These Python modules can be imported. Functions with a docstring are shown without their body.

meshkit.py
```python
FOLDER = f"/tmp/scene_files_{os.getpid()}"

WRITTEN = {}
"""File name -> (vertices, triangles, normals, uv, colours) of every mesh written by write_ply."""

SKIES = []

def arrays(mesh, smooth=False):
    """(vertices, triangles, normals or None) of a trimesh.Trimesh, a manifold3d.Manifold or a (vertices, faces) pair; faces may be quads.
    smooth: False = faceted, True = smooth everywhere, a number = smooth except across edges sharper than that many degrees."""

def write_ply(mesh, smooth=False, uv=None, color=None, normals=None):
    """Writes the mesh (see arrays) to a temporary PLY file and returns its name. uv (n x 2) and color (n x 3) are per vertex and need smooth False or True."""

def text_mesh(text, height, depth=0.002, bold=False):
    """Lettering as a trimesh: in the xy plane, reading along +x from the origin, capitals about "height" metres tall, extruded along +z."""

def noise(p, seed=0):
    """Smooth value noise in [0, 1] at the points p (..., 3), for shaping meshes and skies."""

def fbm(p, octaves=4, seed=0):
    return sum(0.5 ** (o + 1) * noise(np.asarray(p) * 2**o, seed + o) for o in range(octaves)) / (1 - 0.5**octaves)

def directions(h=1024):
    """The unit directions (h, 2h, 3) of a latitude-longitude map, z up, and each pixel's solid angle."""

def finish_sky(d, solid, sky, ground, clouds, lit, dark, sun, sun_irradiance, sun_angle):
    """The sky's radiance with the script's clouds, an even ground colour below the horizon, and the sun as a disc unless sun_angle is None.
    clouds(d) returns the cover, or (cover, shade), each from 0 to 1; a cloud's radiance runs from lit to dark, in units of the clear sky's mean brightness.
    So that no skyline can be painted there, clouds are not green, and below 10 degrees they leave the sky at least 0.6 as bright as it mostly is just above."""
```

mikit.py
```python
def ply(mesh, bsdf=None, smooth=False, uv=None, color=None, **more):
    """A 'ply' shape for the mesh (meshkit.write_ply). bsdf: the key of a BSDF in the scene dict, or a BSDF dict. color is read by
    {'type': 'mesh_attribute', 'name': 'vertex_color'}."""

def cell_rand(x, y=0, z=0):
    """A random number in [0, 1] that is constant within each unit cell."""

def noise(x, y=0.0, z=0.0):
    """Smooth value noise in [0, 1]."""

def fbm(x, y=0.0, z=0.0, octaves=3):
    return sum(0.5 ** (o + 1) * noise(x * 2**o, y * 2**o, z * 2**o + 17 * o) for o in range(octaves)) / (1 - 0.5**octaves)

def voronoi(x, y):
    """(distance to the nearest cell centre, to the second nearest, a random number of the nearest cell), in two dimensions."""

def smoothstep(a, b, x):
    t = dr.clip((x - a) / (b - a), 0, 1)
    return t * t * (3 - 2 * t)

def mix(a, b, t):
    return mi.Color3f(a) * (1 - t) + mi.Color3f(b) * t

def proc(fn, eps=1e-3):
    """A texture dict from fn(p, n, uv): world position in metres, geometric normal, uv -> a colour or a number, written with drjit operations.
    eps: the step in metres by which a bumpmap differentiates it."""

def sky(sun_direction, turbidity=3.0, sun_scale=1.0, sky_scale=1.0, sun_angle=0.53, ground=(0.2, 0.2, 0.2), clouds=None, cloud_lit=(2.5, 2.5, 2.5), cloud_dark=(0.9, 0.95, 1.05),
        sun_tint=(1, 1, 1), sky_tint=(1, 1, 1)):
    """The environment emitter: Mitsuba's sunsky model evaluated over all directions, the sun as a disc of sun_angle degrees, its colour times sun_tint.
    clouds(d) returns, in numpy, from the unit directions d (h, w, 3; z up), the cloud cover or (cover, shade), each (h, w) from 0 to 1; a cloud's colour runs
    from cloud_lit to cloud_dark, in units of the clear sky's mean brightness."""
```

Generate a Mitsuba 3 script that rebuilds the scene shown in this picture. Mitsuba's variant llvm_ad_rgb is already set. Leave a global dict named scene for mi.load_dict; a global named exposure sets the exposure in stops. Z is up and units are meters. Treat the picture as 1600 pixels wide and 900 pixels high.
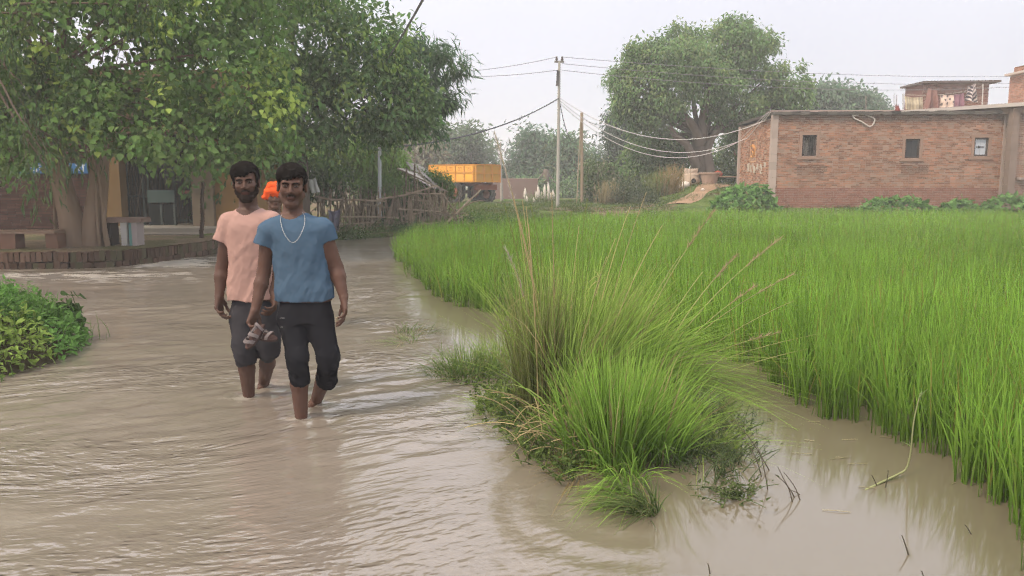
import math, numpy as np, trimesh, mitsuba as mi, mikit, meshkit, drjit as dr
from mikit import noise, fbm, voronoi, smoothstep, mix, proc
from scipy.interpolate import PchipInterpolator
from scipy import sparse
T = mi.ScalarTransform4f
rng = np.random.default_rng(7)
# ------------------------------------------------------------------ camera, sky, exposure
F, PITCH, HC = 1232.0, math.atan((450 - 287) / 1232.0), 1.42       # focal length in photo pixels, downward pitch, eye height above the water
CP, SP = math.cos(PITCH), math.sin(PITCH)
exposure = 2.38
scene, labels = {}, {}
scene['haze_medium'] = {'type': 'homogeneous', 'albedo': {'type': 'rgb', 'value': [0.95, 0.95, 0.95]}, 'sigma_t': 0.0028}
scene['camera'] = {'type': 'perspective', 'fov': math.degrees(2 * math.atan(800 / F)), 'fov_axis': 'x', 'near_clip': 0.05, 'far_clip': 2000.0,
                   'to_world': T().look_at(origin=[0, 0, HC], target=[0, CP, HC - SP], up=[0, 0, 1]), 'medium': {'type': 'ref', 'id': 'haze_medium'}}
def cloud_cover(d):
    n = meshkit.fbm(np.stack([d[..., 0] * 1.6, d[..., 1] * 1.6, d[..., 2] * 2.5], -1), 4, 3)
    return np.ones(d.shape[:2]), np.clip(1 - 1.15 * d[..., 2] + 0.30 * (n - 0.5), 0, 1)                # an overcast sky, twice as bright overhead as at the horizon
scene['sky'] = mikit.sky((-0.45, -0.35, 0.8), turbidity=4, sun_scale=0.45, sun_angle=14, clouds=cloud_cover, cloud_lit=(3.9, 3.85, 4.0), cloud_dark=(1.04, 1.10, 1.37), ground=(0.16, 0.15, 0.10))
labels['sky'] = {'kind': 'structure'}

# ------------------------------------------------------------------ helpers
def P(px, py, Y=None, z=None):
    """World point seen at photo pixel (px, py), on the plane y = Y or at height z."""
    xr, yu = (px - 800) / F, (450 - py) / F
    d = np.array([xr, CP + SP * yu, -SP + CP * yu])
    t = (Y / d[1]) if Y is not None else ((z - HC) / d[2])
    return np.array([0, 0, HC]) + t * d
def lin(r, g, b):
    c = np.array([r, g, b]) / 255.0
    return np.where(c < 0.04045, c / 12.92, ((c + 0.055) / 1.055) ** 2.4)
VC = {'type': 'mesh_attribute', 'name': 'vertex_color'}
def two(b): return {'type': 'twosided', 'bsdf': b}
scene['matte'] = two({'type': 'diffuse', 'reflectance': VC})
scene['satin'] = two({'type': 'principled', 'base_color': VC, 'roughness': 0.48, 'specular': 0.4})
scene['skin'] = two({'type': 'principled', 'base_color': VC, 'roughness': 0.55, 'specular': 0.25})
scene['leaf'] = {'type': 'principledthin', 'base_color': VC, 'roughness': 0.42, 'diff_trans': 0.95, 'eta': 1.4}
scene['steel'] = two({'type': 'principled', 'base_color': VC, 'roughness': 0.4, 'metallic': 0.6})
USED = {}
def numbered(name):
    n = USED.get(name, -1) + 1
    USED[name] = n
    return name if n == 0 else f'{name}_{n:03d}'
def mesh_vf(m):
    if isinstance(m, tuple): return np.asarray(m[0], float), np.asarray(m[1], int)
    if isinstance(m, MB): return m.vf()
    return np.asarray(m.vertices, float), np.asarray(m.faces, int)
def put(key, m, color, bsdf='matte', smooth=False, var=0.0, seed=0):
    """One entry of scene; colour per vertex."""
    if isinstance(m, MB):
        v, f = m.vf(); c = m.colors()
    else:
        v, f = mesh_vf(m); c = None
    if c is None or color is not None:
        c = np.broadcast_to(np.asarray(color, float), (len(v), 3)).copy()
    if var:
        c = c * (1 + var * (meshkit.fbm(v * 9.0, 3, seed)[:, None] - 0.5) * 2)
    scene[key] = mikit.ply(trimesh.Trimesh(v, f, process=False), bsdf, smooth=smooth, color=np.clip(c, 0.003, 0.95))
    return key
def thing(name, label, cat, group=None):
    k = numbered(name)
    labels[k] = {'label': label, 'category': cat}
    if group: labels[k]['group'] = group
    return k
def part(parent, name, m, color=None, bsdf='matte', smooth=False, var=0.0, label=None, stuff=False):
    k = numbered(parent + '__' + name)
    put(k, m, color, bsdf, smooth, var, seed=len(scene) % 50)
    if label: labels.setdefault(k, {})['label'] = label
    if stuff: labels.setdefault(k, {})['kind'] = 'stuff'
    return k
def single(name, label, cat, m, color=None, bsdf='matte', smooth=False, var=0.0, group=None):
    k = thing(name, label, cat, group)
    return put(k, m, color, bsdf, smooth, var)
def ground_piece(name, m, bsdf, color=(0.3, 0.3, 0.3), smooth=True):
    k = numbered(name); put(k, m, color, bsdf, smooth); labels[k] = {'kind': 'structure'}; return k
BOXF = np.array([[0, 2, 1], [0, 3, 2], [4, 5, 6], [4, 6, 7], [0, 1, 5], [0, 5, 4], [1, 2, 6], [1, 6, 5], [2, 3, 7], [2, 7, 6], [3, 0, 4], [3, 4, 7]])
class MB:
    """Collects boxes, tubes and loose triangles, with a colour each, into one mesh."""
    def __init__(s): s.v, s.f, s.c, s.n = [], [], [], 0
    def add(s, v, f, c=(0.5, 0.5, 0.5)):
        v = np.asarray(v, float)
        s.v.append(v); s.f.append(np.asarray(f, int) + s.n); s.n += len(v)
        s.c.append(np.broadcast_to(np.asarray(c, float), (len(v), 3)))
        return s
    def box(s, c, size, col=(0.5, 0.5, 0.5), rz=0.0, jit=0.0, tilt=0.0):
        hx, hy, hz = np.asarray(size, float) / 2
        v = np.array([[-hx, -hy, -hz], [hx, -hy, -hz], [hx, hy, -hz], [-hx, hy, -hz], [-hx, -hy, hz], [hx, -hy, hz], [hx, hy, hz], [-hx, hy, hz]])
        if jit: v += rng.normal(0, jit, v.shape)
        if tilt: v = v @ rot('y', tilt).T
        return s.add(v @ rot('z', rz).T + np.asarray(c, float), BOXF, col)
    def quadbox(s, base, top, col):
        """Hexahedron between two 4-point rings."""
        return s.add(np.vstack([base, top]), BOXF, col)
    def tube(s, pts, r, col=(0.5, 0.5, 0.5), sides=6, cap=True):
        v, f = tube(pts, r, sides, cap)
        return s.add(v, f, col)
    def vf(s): return np.vstack(s.v), np.vstack(s.f)
    def colors(s): return np.vstack(s.c)
def rot(ax, a):
    c, s_ = math.cos(a), math.sin(a)
    return np.array({'x': [[1, 0, 0], [0, c, -s_], [0, s_, c]], 'y': [[c, 0, s_], [0, 1, 0], [-s_, 0, c]], 'z': [[c, -s_, 0], [s_, c, 0], [0, 0, 1]]}[ax], float)
def unit(v):
    v = np.asarray(v, float); return v / (np.linalg.norm(v, axis=-1, keepdims=True) + 1e-12)
def tube(pts, r, sides=6, cap=True):
    p = np.asarray(pts, float); n = len(p); r = np.broadcast_to(np.asarray(r, float), (n,))
    t = unit(np.gradient(p, axis=0))
    a = np.zeros((n, 3)); ref = np.array([0, 0, 1.0]) if abs(t[0, 2]) < 0.9 else np.array([1.0, 0, 0])
    a[0] = unit(np.cross(t[0], ref))
    for i in range(1, n):
        q = a[i - 1] - t[i] * np.dot(a[i - 1], t[i]); a[i] = unit(q)
    b = np.cross(t, a); ang = np.arange(sides) * 2 * np.pi / sides
    v = (p[:, None] + r[:, None, None] * (np.cos(ang)[None, :, None] * a[:, None] + np.sin(ang)[None, :, None] * b[:, None])).reshape(-1, 3)
    i, j = np.meshgrid(np.arange(n - 1), np.arange(sides), indexing='ij'); j2 = (j + 1) % sides
    q = np.stack([i * sides + j, i * sides + j2, (i + 1) * sides + j2, (i + 1) * sides + j], -1).reshape(-1, 4)
    f = np.vstack([q[:, [0, 1, 2]], q[:, [0, 2, 3]]])
    if cap:
        v = np.vstack([v, p[:1], p[-1:]]); k = np.arange(sides); k2 = (k + 1) % sides
        f = np.vstack([f, np.stack([k2, k, k * 0 + n * sides], 1), np.stack([(n - 1) * sides + k, (n - 1) * sides + k2, k * 0 + n * sides + 1], 1)])
    return v, f
def bez(p0, p1, p2, n=10):
    t = np.linspace(0, 1, n)[:, None]
    return (1 - t) ** 2 * np.asarray(p0) + 2 * t * (1 - t) * np.asarray(p1) + t * t * np.asarray(p2)
def sag(a, b, drop, n=24):
    t = np.linspace(0, 1, n)[:, None]
    p = np.asarray(a) * (1 - t) + np.asarray(b) * t
    p[:, 2] -= (4 * drop * t * (1 - t))[:, 0]
    return p
def wobble(p, amp, fr, seed):
    p = np.asarray(p, float)
    o = np.stack([meshkit.fbm(p * fr + k * 31.7, 3, seed + k) - 0.5 for k in range(3)], -1)
    return p + amp * 2 * o
def lathe(profile, sides=20):
    pr = np.asarray(profile, float); n = len(pr); a = np.arange(sides) * 2 * np.pi / sides
    v = np.stack([pr[:, None, 0] * np.cos(a), pr[:, None, 0] * np.sin(a), np.broadcast_to(pr[:, None, 1], (n, sides))], -1).reshape(-1, 3)
    i, j = np.meshgrid(np.arange(n - 1), np.arange(sides), indexing='ij'); j2 = (j + 1) % sides
    q = np.stack([i * sides + j, i * sides + j2, (i + 1) * sides + j2, (i + 1) * sides + j], -1).reshape(-1, 4)
    return v, np.vstack([q[:, [0, 1, 2]], q[:, [0, 2, 3]]])
def sheet(nu, nv, fn):
    u, v = np.meshgrid(np.linspace(0, 1, nu), np.linspace(0, 1, nv), indexing='ij')
    p = fn(u.ravel(), v.ravel())
    i, j = np.meshgrid(np.arange(nu - 1), np.arange(nv - 1), indexing='ij')
    q = np.stack([i * nv + j, (i + 1) * nv + j, (i + 1) * nv + j + 1, i * nv + j + 1], -1).reshape(-1, 4)
    return p, np.vstack([q[:, [0, 1, 2]], q[:, [0, 2, 3]]])

# --- blades (grass, rice): one ribbon each, as arrays
def blades(base, height, lean, width, cbase, ctip, segs=3, droop=0.35, r=None):
    """base (n,3); height, width (n); lean (n,2) horizontal reach of the tip. Returns v, f, c."""
    r = r or rng
    n = len(base); t = np.linspace(0, 1, segs + 1)
    hz = np.asarray(height)[:, None]; L = np.asarray(lean)
    rise = hz * (t - droop * np.linalg.norm(L, axis=1)[:, None] / np.maximum(hz, 1e-3) * t ** 2.2 * 0.5)
    px = base[:, None, 0] + L[:, :1] * t ** 1.8
    py = base[:, None, 1] + L[:, 1:] * t ** 1.8
    c = np.stack([px, py, base[:, None, 2] + rise], -1)
    ang = r.uniform(0, np.pi, n); side = np.stack([np.cos(ang), np.sin(ang), 0 * ang], -1)[:, None]
    w = np.asarray(width)[:, None, None] * (0.55 + 1.2 * t - 1.75 * t ** 2 + 0.0)[None, :, None]
    lft, rgt = c - side * w / 2, c + side * w / 2
    v = np.concatenate([np.stack([lft[:, :-1], rgt[:, :-1]], 2).reshape(n, -1, 3), c[:, -1:]], 1)
    k = 2 * segs + 1; f = []
    for s in range(segs - 1):
        a = 2 * s; f += [[a, a + 1, a + 3], [a, a + 3, a + 2]]
    f.append([2 * segs - 2, 2 * segs - 1, 2 * segs])
    f = (np.array(f)[None] + (np.arange(n) * k)[:, None, None]).reshape(-1, 3)
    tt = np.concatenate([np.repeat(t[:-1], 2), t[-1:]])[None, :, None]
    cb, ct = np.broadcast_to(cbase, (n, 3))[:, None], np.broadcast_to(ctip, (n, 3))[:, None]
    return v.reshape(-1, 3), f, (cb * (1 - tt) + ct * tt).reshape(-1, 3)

# --- leaves: templates (along x, width y) and scattering
def leaf_template(kind):
    if kind == 'heart':
        v = [[0, 0, 0], [.10, .30, .02], [.32, .40, .03], [.65, .22, -.04], [1, 0, -.16], [.65, -.22, -.04], [.32, -.40, .03], [.10, -.30, .02], [.42, 0, -.07]]
        f = [[i, (i + 1) % 8, 8] for i in range(8)]
    elif kind == 'ovate':
        v = [[0, 0, 0], [.35, .24, .05], [.75, .15, -.02], [1, 0, -.14], [.75, -.15, -.02], [.35, -.24, .05], [.45, 0, -.03]]
        f = [[i, (i + 1) % 6, 6] for i in range(6)]
    elif kind == 'lance':
        v = [[0, 0, 0], [.4, .075, .02], [1, 0, -.22], [.4, -.075, .02], [.5, 0, -.03]]
        f = [[0, 1, 4], [1, 2, 4], [2, 3, 4], [3, 0, 4]]
    else:
        v = [[0, 0, 0], [.45, .26, .06], [1, 0, -.12], [.45, -.26, .06]]
        f = [[0, 1, 2], [0, 2, 3]]
    return np.array(v, float), np.array(f)
def leaf_frames(n, out, hang, r, spread=0.9):
    """Rotation matrices (n,3,3): x along the leaf, z its upper face. out: outward directions, hang: how far the tips droop."""
    d = unit(out * 0.6 + r.normal(0, spread, (n, 3)) * 0.6 + np.array([0, 0, -1.0]) * hang)
    up = unit(np.array([0, 0, 1.0]) + out * 0.7 + r.normal(0, 0.55, (n, 3)))
    y = unit(np.cross(up, d)); z = np.cross(d, y)
    return np.stack([d, y, z], -1)
def scatter_leaves(kind, pos, R, size, color):
    tv, tf = leaf_template(kind); n = len(pos)
    v = np.einsum('nij,nkj->nki', R, tv[None] * np.asarray(size)[:, None, None]) + pos[:, None]
    f = (tf[None] + (np.arange(n) * len(tv))[:, None, None]).reshape(-1, 3)
    c = np.repeat(color, len(tv), 0)
    return v.reshape(-1, 3), f, c
def crown(lobes, n_clumps, per, leaf, size, color, young=None, hang=0.5, clump_r=0.35, shell=0.55, seed=1, young_p=0.12, keep=None, flat=1.0):
    """Leaf clumps spread through a set of ellipsoids (cx,cy,cz,rx,ry,rz). Returns positions, frames, sizes, colours."""
    r = np.random.default_rng(seed)
    lobes = np.asarray(lobes, float)
    vol = (lobes[:, 3] * lobes[:, 4] + lobes[:, 4] * lobes[:, 5] + lobes[:, 3] * lobes[:, 5]); vol = vol / vol.sum()
    which = r.choice(len(lobes), n_clumps, p=vol); L = lobes[which]
    d = unit(r.normal(size=(n_clumps, 3)))
    rad = (shell + (1.06 - shell) * r.random(n_clumps) ** 0.6)
    c = L[:, :3] + d * L[:, 3:] * rad[:, None]
    # drop the clumps deep inside another lobe; leave holes where the noise is low
    inside = np.zeros(n_clumps)
    for q in lobes:
        inside = np.maximum(inside, 0.72 - np.linalg.norm((c - q[:3]) / q[3:], axis=1))
    ok = (inside < 0.28) | (r.random(n_clumps) < 0.3)
    ok &= meshkit.fbm(c * (1.0 / (0.9 + clump_r)), 2, seed) > 0.30
    if keep is not None: ok &= keep(c)
    c, d = c[ok], d[ok]; n = len(c)
    cr = clump_r * r.uniform(0.6, 1.35, n)
    isy = (r.random(n) < young_p) & (d[:, 2] > -0.35)
    tone = r.uniform(0.72, 1.28, n)
    idx = np.repeat(np.arange(n), per); m = len(idx)
    off = r.normal(0, 0.5, (m, 3)) * cr[idx][:, None]; off[:, 2] *= flat
    pos = c[idx] + off
    R = leaf_frames(m, unit(off + d[idx] * 0.15), hang, r)
    sz = size * r.uniform(0.65, 1.3, m)
    col = np.asarray(color, float) * (tone[idx] * r.uniform(0.8, 1.2, m))[:, None] * (1 + r.normal(0, 0.05, (m, 3)))
    if young is not None:
        col = np.where(isy[idx][:, None], np.asarray(young) * r.uniform(0.75, 1.25, m)[:, None], col)
    return pos, R, sz, col, c
def wood(pts, r0, r1, sides=8, seed=0, amp=0.12):
    """A limb as a tapered tube with an uneven skin."""
    p = np.asarray(pts, float); n = len(p)
    v, f = tube(p, np.linspace(r0, r1, n), sides)
    k = np.repeat(np.arange(n), sides); k = np.concatenate([k, [0, n - 1]])
    rr = np.linspace(r0, r1, n)[k][:, None]
    d = v - p[k]
    g = meshkit.fbm(v * np.array([7, 7, 1.6]) / max(r0 * 3, 0.1) * 0.5, 3, seed) - 0.5
    return v + d * (g[:, None] * amp * 4), f
def sst(a, b, x):
    t = np.clip((x - a) / (b - a), 0, 1); return t * t * (3 - 2 * t)
def prism(ring_, z0, z1):
    m = trimesh.creation.extrude_polygon(__import__('shapely').Polygon(ring_), z1 - z0, engine='earcut'); m.apply_translation([0, 0, z0]); return m
# ------------------------------------------------------------------ the ground, water, paths
SHORE_X = [-80, -9, -6.6, -6.0, -5.5, -4.4, -2.1, -0.9, 1.8, 4, 10, 25, 80]
SHORE_Y = [14.5, 14.5, 15.2, 16.6, 18.2, 19.6, 22.0, 26.3, 30.0, 30.0, 29.8, 29.5, 29.5]
def land(x, y):
    """Height of the ground."""
    x, y = np.asarray(x, float), np.asarray(y, float)
    d = y - np.interp(x, SHORE_X, SHORE_Y)
    p = np.stack([x, y, 0 * x], -1)
    h = 0.10 + 0.25 * sst(1.2, 5.5, d) * sst(-5.5, -2, x) + 0.12 * (meshkit.fbm(p * 0.35, 3, 5) - 0.4) + 0.06 * (meshkit.fbm(p * 1.4, 3, 6) - 0.5)
    h = np.where(x < -5, h + 0.16 * sst(-5, -6.5, x), h)
    h += 0.85 * np.exp(-(((x - 10.0) / 4.2) ** 2 + ((y - 41.5) / 5.5) ** 2)) + 0.30 * sst(6, 10, x) * sst(0.6, 2.0, d)
    return -0.30 + (h + 0.30) * sst(-0.3, 0.7, d + 0.8 * (meshkit.fbm(p * 0.9, 3, 8) - 0.5))
def ground_colour(p, n, uv):
    g = fbm(p.x * 0.5, p.y * 0.5, 3.0, 4); q = fbm(p.x * 3.1, p.y * 3.1, 1.0, 4); s = fbm(p.x * 17, p.y * 17, 5.0, 3)
    grass = mix((0.050, 0.085, 0.022), (0.115, 0.150, 0.045), q) * (0.6 + 0.8 * s)
    soil = mix((0.17, 0.130, 0.085), (0.10, 0.075, 0.050), q) * (0.7 + 0.6 * s)
    yard = smoothstep(-4.8, -6.2, p.x)
    w = dr.clip(smoothstep(0.50, 0.66, g + 0.25 * (q - 0.5)) + yard * smoothstep(0.30, 0.5, q) * 1.2, 0, 1)
    wet = smoothstep(0.16, 0.0, p.z)
    return mix(grass, soil, w) * (1 - 0.5 * wet)
scene['ground_cover'] = two({'type': 'diffuse', 'reflectance': proc(ground_colour)})
gx = np.concatenate([[-320, -200, -120, -70, -45, -30, -22], np.arange(-17, 26, 0.36), [28, 31, 36, 45, 60, 90, 150, 320]])
gy = np.concatenate([[-30, 0, 8, 11], np.arange(13, 52, 0.36), [54, 57, 61, 66, 74, 84, 100, 130, 180, 260, 420]])
GX, GY = np.meshgrid(gx, gy, indexing='ij')
i, j = np.meshgrid(np.arange(len(gx) - 1), np.arange(len(gy) - 1), indexing='ij'); nn = len(gy)
gq = np.stack([i * nn + j, (i + 1) * nn + j, (i + 1) * nn + j + 1, i * nn + j + 1], -1).reshape(-1, 4)
ground_piece('ground', (np.stack([GX, GY, land(GX, GY)], -1).reshape(-1, 3), np.vstack([gq[:, :3], gq[:, [0, 2, 3]]])), 'ground_cover')

# water: a real wavy sheet near the camera, finer ripples as relief
EDGE = ([0, 3.5, 5.4, 7.4, 12, 20], [-0.1, -0.25, -0.45, -1.45, -1.9, -3.2])                            # where the current meets the still water
def flow_np(x, y):
    """How lively the water is: fast brown current on the left, still water among the rice."""
    edge = np.interp(y, *EDGE)
    a = 1 - sst(-0.1, 1.0, x - edge)
    return a * (0.55 + 0.45 * sst(16, 10, y))
wx = np.concatenate([[-90, -50, -30, -20, -14, -11], np.arange(-9.6, 3.2, 0.045), [3.6, 4.2, 5, 7, 10, 15, 22, 30, 60, 90]])
wy = np.concatenate([[-6, -2, 0.5], np.arange(1.4, 9.0, 0.042), np.arange(9.0, 18.0, 0.08), [18.5, 19.5, 21, 23, 26, 30, 34, 40]])
WX, WY = np.meshgrid(wx, wy, indexing='ij')
fl = flow_np(WX, WY)
# the current runs from the platform towards the camera and to the left: warp the waves along it
q = np.stack([WX, WY, 0 * WX], -1)
wrp = meshkit.fbm(q * 0.35, 2, 21) - 0.5
u_, v_ = WX * 0.93 + WY * 0.22 + wrp * 1.3, WY * 0.97 - WX * 0.22 + wrp * 1.1
def ridge(a, b, s): return 1 - np.abs(2 * meshkit.fbm(np.stack([a, b, 0 * a], -1), 2, s) - 1)
wz = 0.018 * (meshkit.fbm(np.stack([u_ * 0.9, v_ * 2.0, 0 * u_], -1), 3, 22) - 0.5) + 0.015 * (ridge(u_ * 1.7, v_ * 5.2, 23) - 0.6) + 0.013 * (ridge(u_ * 5.0, v_ * 11.0, 24) - 0.6)
rap = np.exp(-(((WX + 5.9) / 0.9) ** 2 + ((WY - 14.3) / 1.3) ** 2)) + 0.55 * np.exp(-(((WX + 7.3) / 2.4) ** 2 + ((WY - 12.0) / 0.8) ** 2))
wz = wz * fl * (0.32 + 0.95 * sst(.38, .62, meshkit.fbm(q * np.array([.5, .9, 1]), 3, 29))) * (1 + 1.6 * rap) + 0.05 * rap * (ridge(u_ * 3.0, v_ * 3.0, 25) - 0.4)
# wakes round the legs
for cx, cy in ((P(470, 652, z=0)[:2]), (P(497, 630, z=0)[:2]), (P(386, 620, z=0)[:2]), (P(416, 603, z=0)[:2])):
    rr = np.hypot(WX - cx, (WY - cy) * 1.0)
    wz += 0.011 * np.cos(rr * 42) * np.exp(-rr / 0.16) + 0.012 * np.exp(-(rr / 0.10) ** 2)
# the current curls round the foot of the grass island
cx, cy = P(1000, 800, z=0)[:2]
rr = np.hypot(WX - cx, WY - cy)
wz += 0.006 * np.sin(rr * 30 + 2.0 * np.arctan2(WY - cy, WX - cx)) * np.exp(-((rr - 0.42) / 0.30) ** 2) * sst(0.15, -0.35, WX - cx)
inside = (WX > -9.6) & (WX < 3.2) & (WY > 1.35) & (WY < 18.1)
wz = np.where(inside, wz, 0.0)
i, j = np.meshgrid(np.arange(len(wx) - 1), np.arange(len(wy) - 1), indexing='ij'); nn = len(wy)
gq = np.stack([i * nn + j, (i + 1) * nn + j, (i + 1) * nn + j + 1, i * nn + j + 1], -1).reshape(-1, 4)
def lively(p):
    edge = mi.Float(EDGE[1][0])
    for a, b, c, d in zip(EDGE[0], EDGE[0][1:], EDGE[1], EDGE[1][1:]): edge = edge + (d - c) * dr.clip((p.y - a) / (b - a), 0, 1)
    return 1 - smoothstep(-0.1, 1.0, p.x - edge)
LEGS = [tuple(float(a) for a in P(px, py, z=0)[:2]) for px, py in ((470, 654), (495, 633), (386, 622), (416, 604))]
def water_colour(p, n, uv):
    a = fbm(p.x * 0.6, p.y * 1.1, 2.0, 3); b = fbm(p.x * 4 + p.y, p.y * 9 - p.x * 2, 2.0, 3)
    c = mix((0.152, 0.126, 0.098), (0.222, 0.188, 0.152), a * 0.7 + b * 0.5 - 0.1)
    still = 1 - lively(p)
    c = mix(c, (0.135, 0.112, 0.074), still * 0.9)
    rx, ry = (p.x + 5.95) / 0.75, (p.y - 14.1) / 0.95
    sx, sy = (p.x + 7.3) / 2.4, (p.y - 12.2) / 0.7
    rapid = dr.exp(-(rx * rx + ry * ry)) + 0.5 * dr.exp(-(sx * sx + sy * sy))
    foam = smoothstep(0.62, 0.80, fbm(p.x * 3.0 + p.y * 2, p.y * 6.5 - p.x, 7.0, 4) + 0.50 * rapid) * (0.05 + 0.95 * dr.minimum(rapid * 1.6, 1)) * lively(p)
    for lx, ly in LEGS:
        ux, uy = (p.x - lx) / 0.13, (p.y - ly) / 0.13
        foam = dr.maximum(foam, smoothstep(0.55, 0.85, fbm(p.x * 14, p.y * 26, 7.0, 3) + 0.35 * dr.exp(-(ux * ux + uy * uy))) * dr.exp(-(ux * ux + uy * uy) * 0.6) * 0.28)
    return mix(c, (0.62, 0.57, 0.50), foam)
def water_relief(p, n, uv):
    w = fbm(p.x * 0.5, p.y * 0.5, 9.0, 2) - 0.5
    x, y = p.x * 0.95 + p.y * 0.2 + w, p.y - p.x * 0.2 + w
    live = lively(p)
    fast = 0.0046 * noise(x * 8, y * 20, 1.0) + 0.0042 * noise(x * 20, y * 46, 3.0) + 0.0019 * noise(x * 50, y * 95, 4.0)
    fast = fast * (0.20 + 0.95 * smoothstep(0.36, 0.62, fbm(x * 0.55, y * 1.1, 12.0, 3)))
    slow = 0.00018 * noise(p.x * 3, p.y * 7, 6.0) + 0.00003 * noise(p.x * 19, p.y * 28, 6.0)
    return fast * live + slow * (1.0 - 0.3 * live)
scene['muddy_water'] = {'type': 'bumpmap', 'scale': 1.0, 'arbitrary': proc(water_relief, eps=0.004),
                        'bsdf': {'type': 'roughplastic', 'diffuse_reflectance': proc(water_colour), 'int_ior': 1.85, 'alpha': 0.006, 'distribution': 'ggx'}}
ground_piece('flood_water', (np.stack([WX, WY, wz], -1).reshape(-1, 3), np.vstack([gq[:, :3], gq[:, [0, 2, 3]]])), 'muddy_water')

# the trodden earth path up the mound
ctr = bez([7.2, 34.5, 0], [8.6, 36.8, 0], [10.4, 40.0, 0], 26)
def path_fn(u, v):
    k = u * 25; i0 = np.clip(k.astype(int), 0, 24); c = ctr[i0] + (ctr[i0 + 1] - ctr[i0]) * (k - i0)[:, None]
    wdt = 0.75 + 0.25 * np.sin(u * 9)
    x = c[:, 0] + (v - 0.5) * wdt * 1.3; y = c[:, 1] - (v - 0.5) * 0.5
    return np.stack([x, y, land(x, y) + 0.03 * np.sin(np.pi * v) + 0.006], -1)
def earth_colour(p, n, uv):
    return mix((0.36, 0.25, 0.17), (0.24, 0.16, 0.10), fbm(p.x * 3, p.y * 3, 2.0, 4)) * (0.8 + 0.4 * fbm(p.x * 25, p.y * 25, 1.0, 2))
scene['earth'] = two({'type': 'diffuse', 'reflectance': proc(earth_colour)})
ground_piece('path', sheet(26, 7, path_fn), 'earth')

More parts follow.
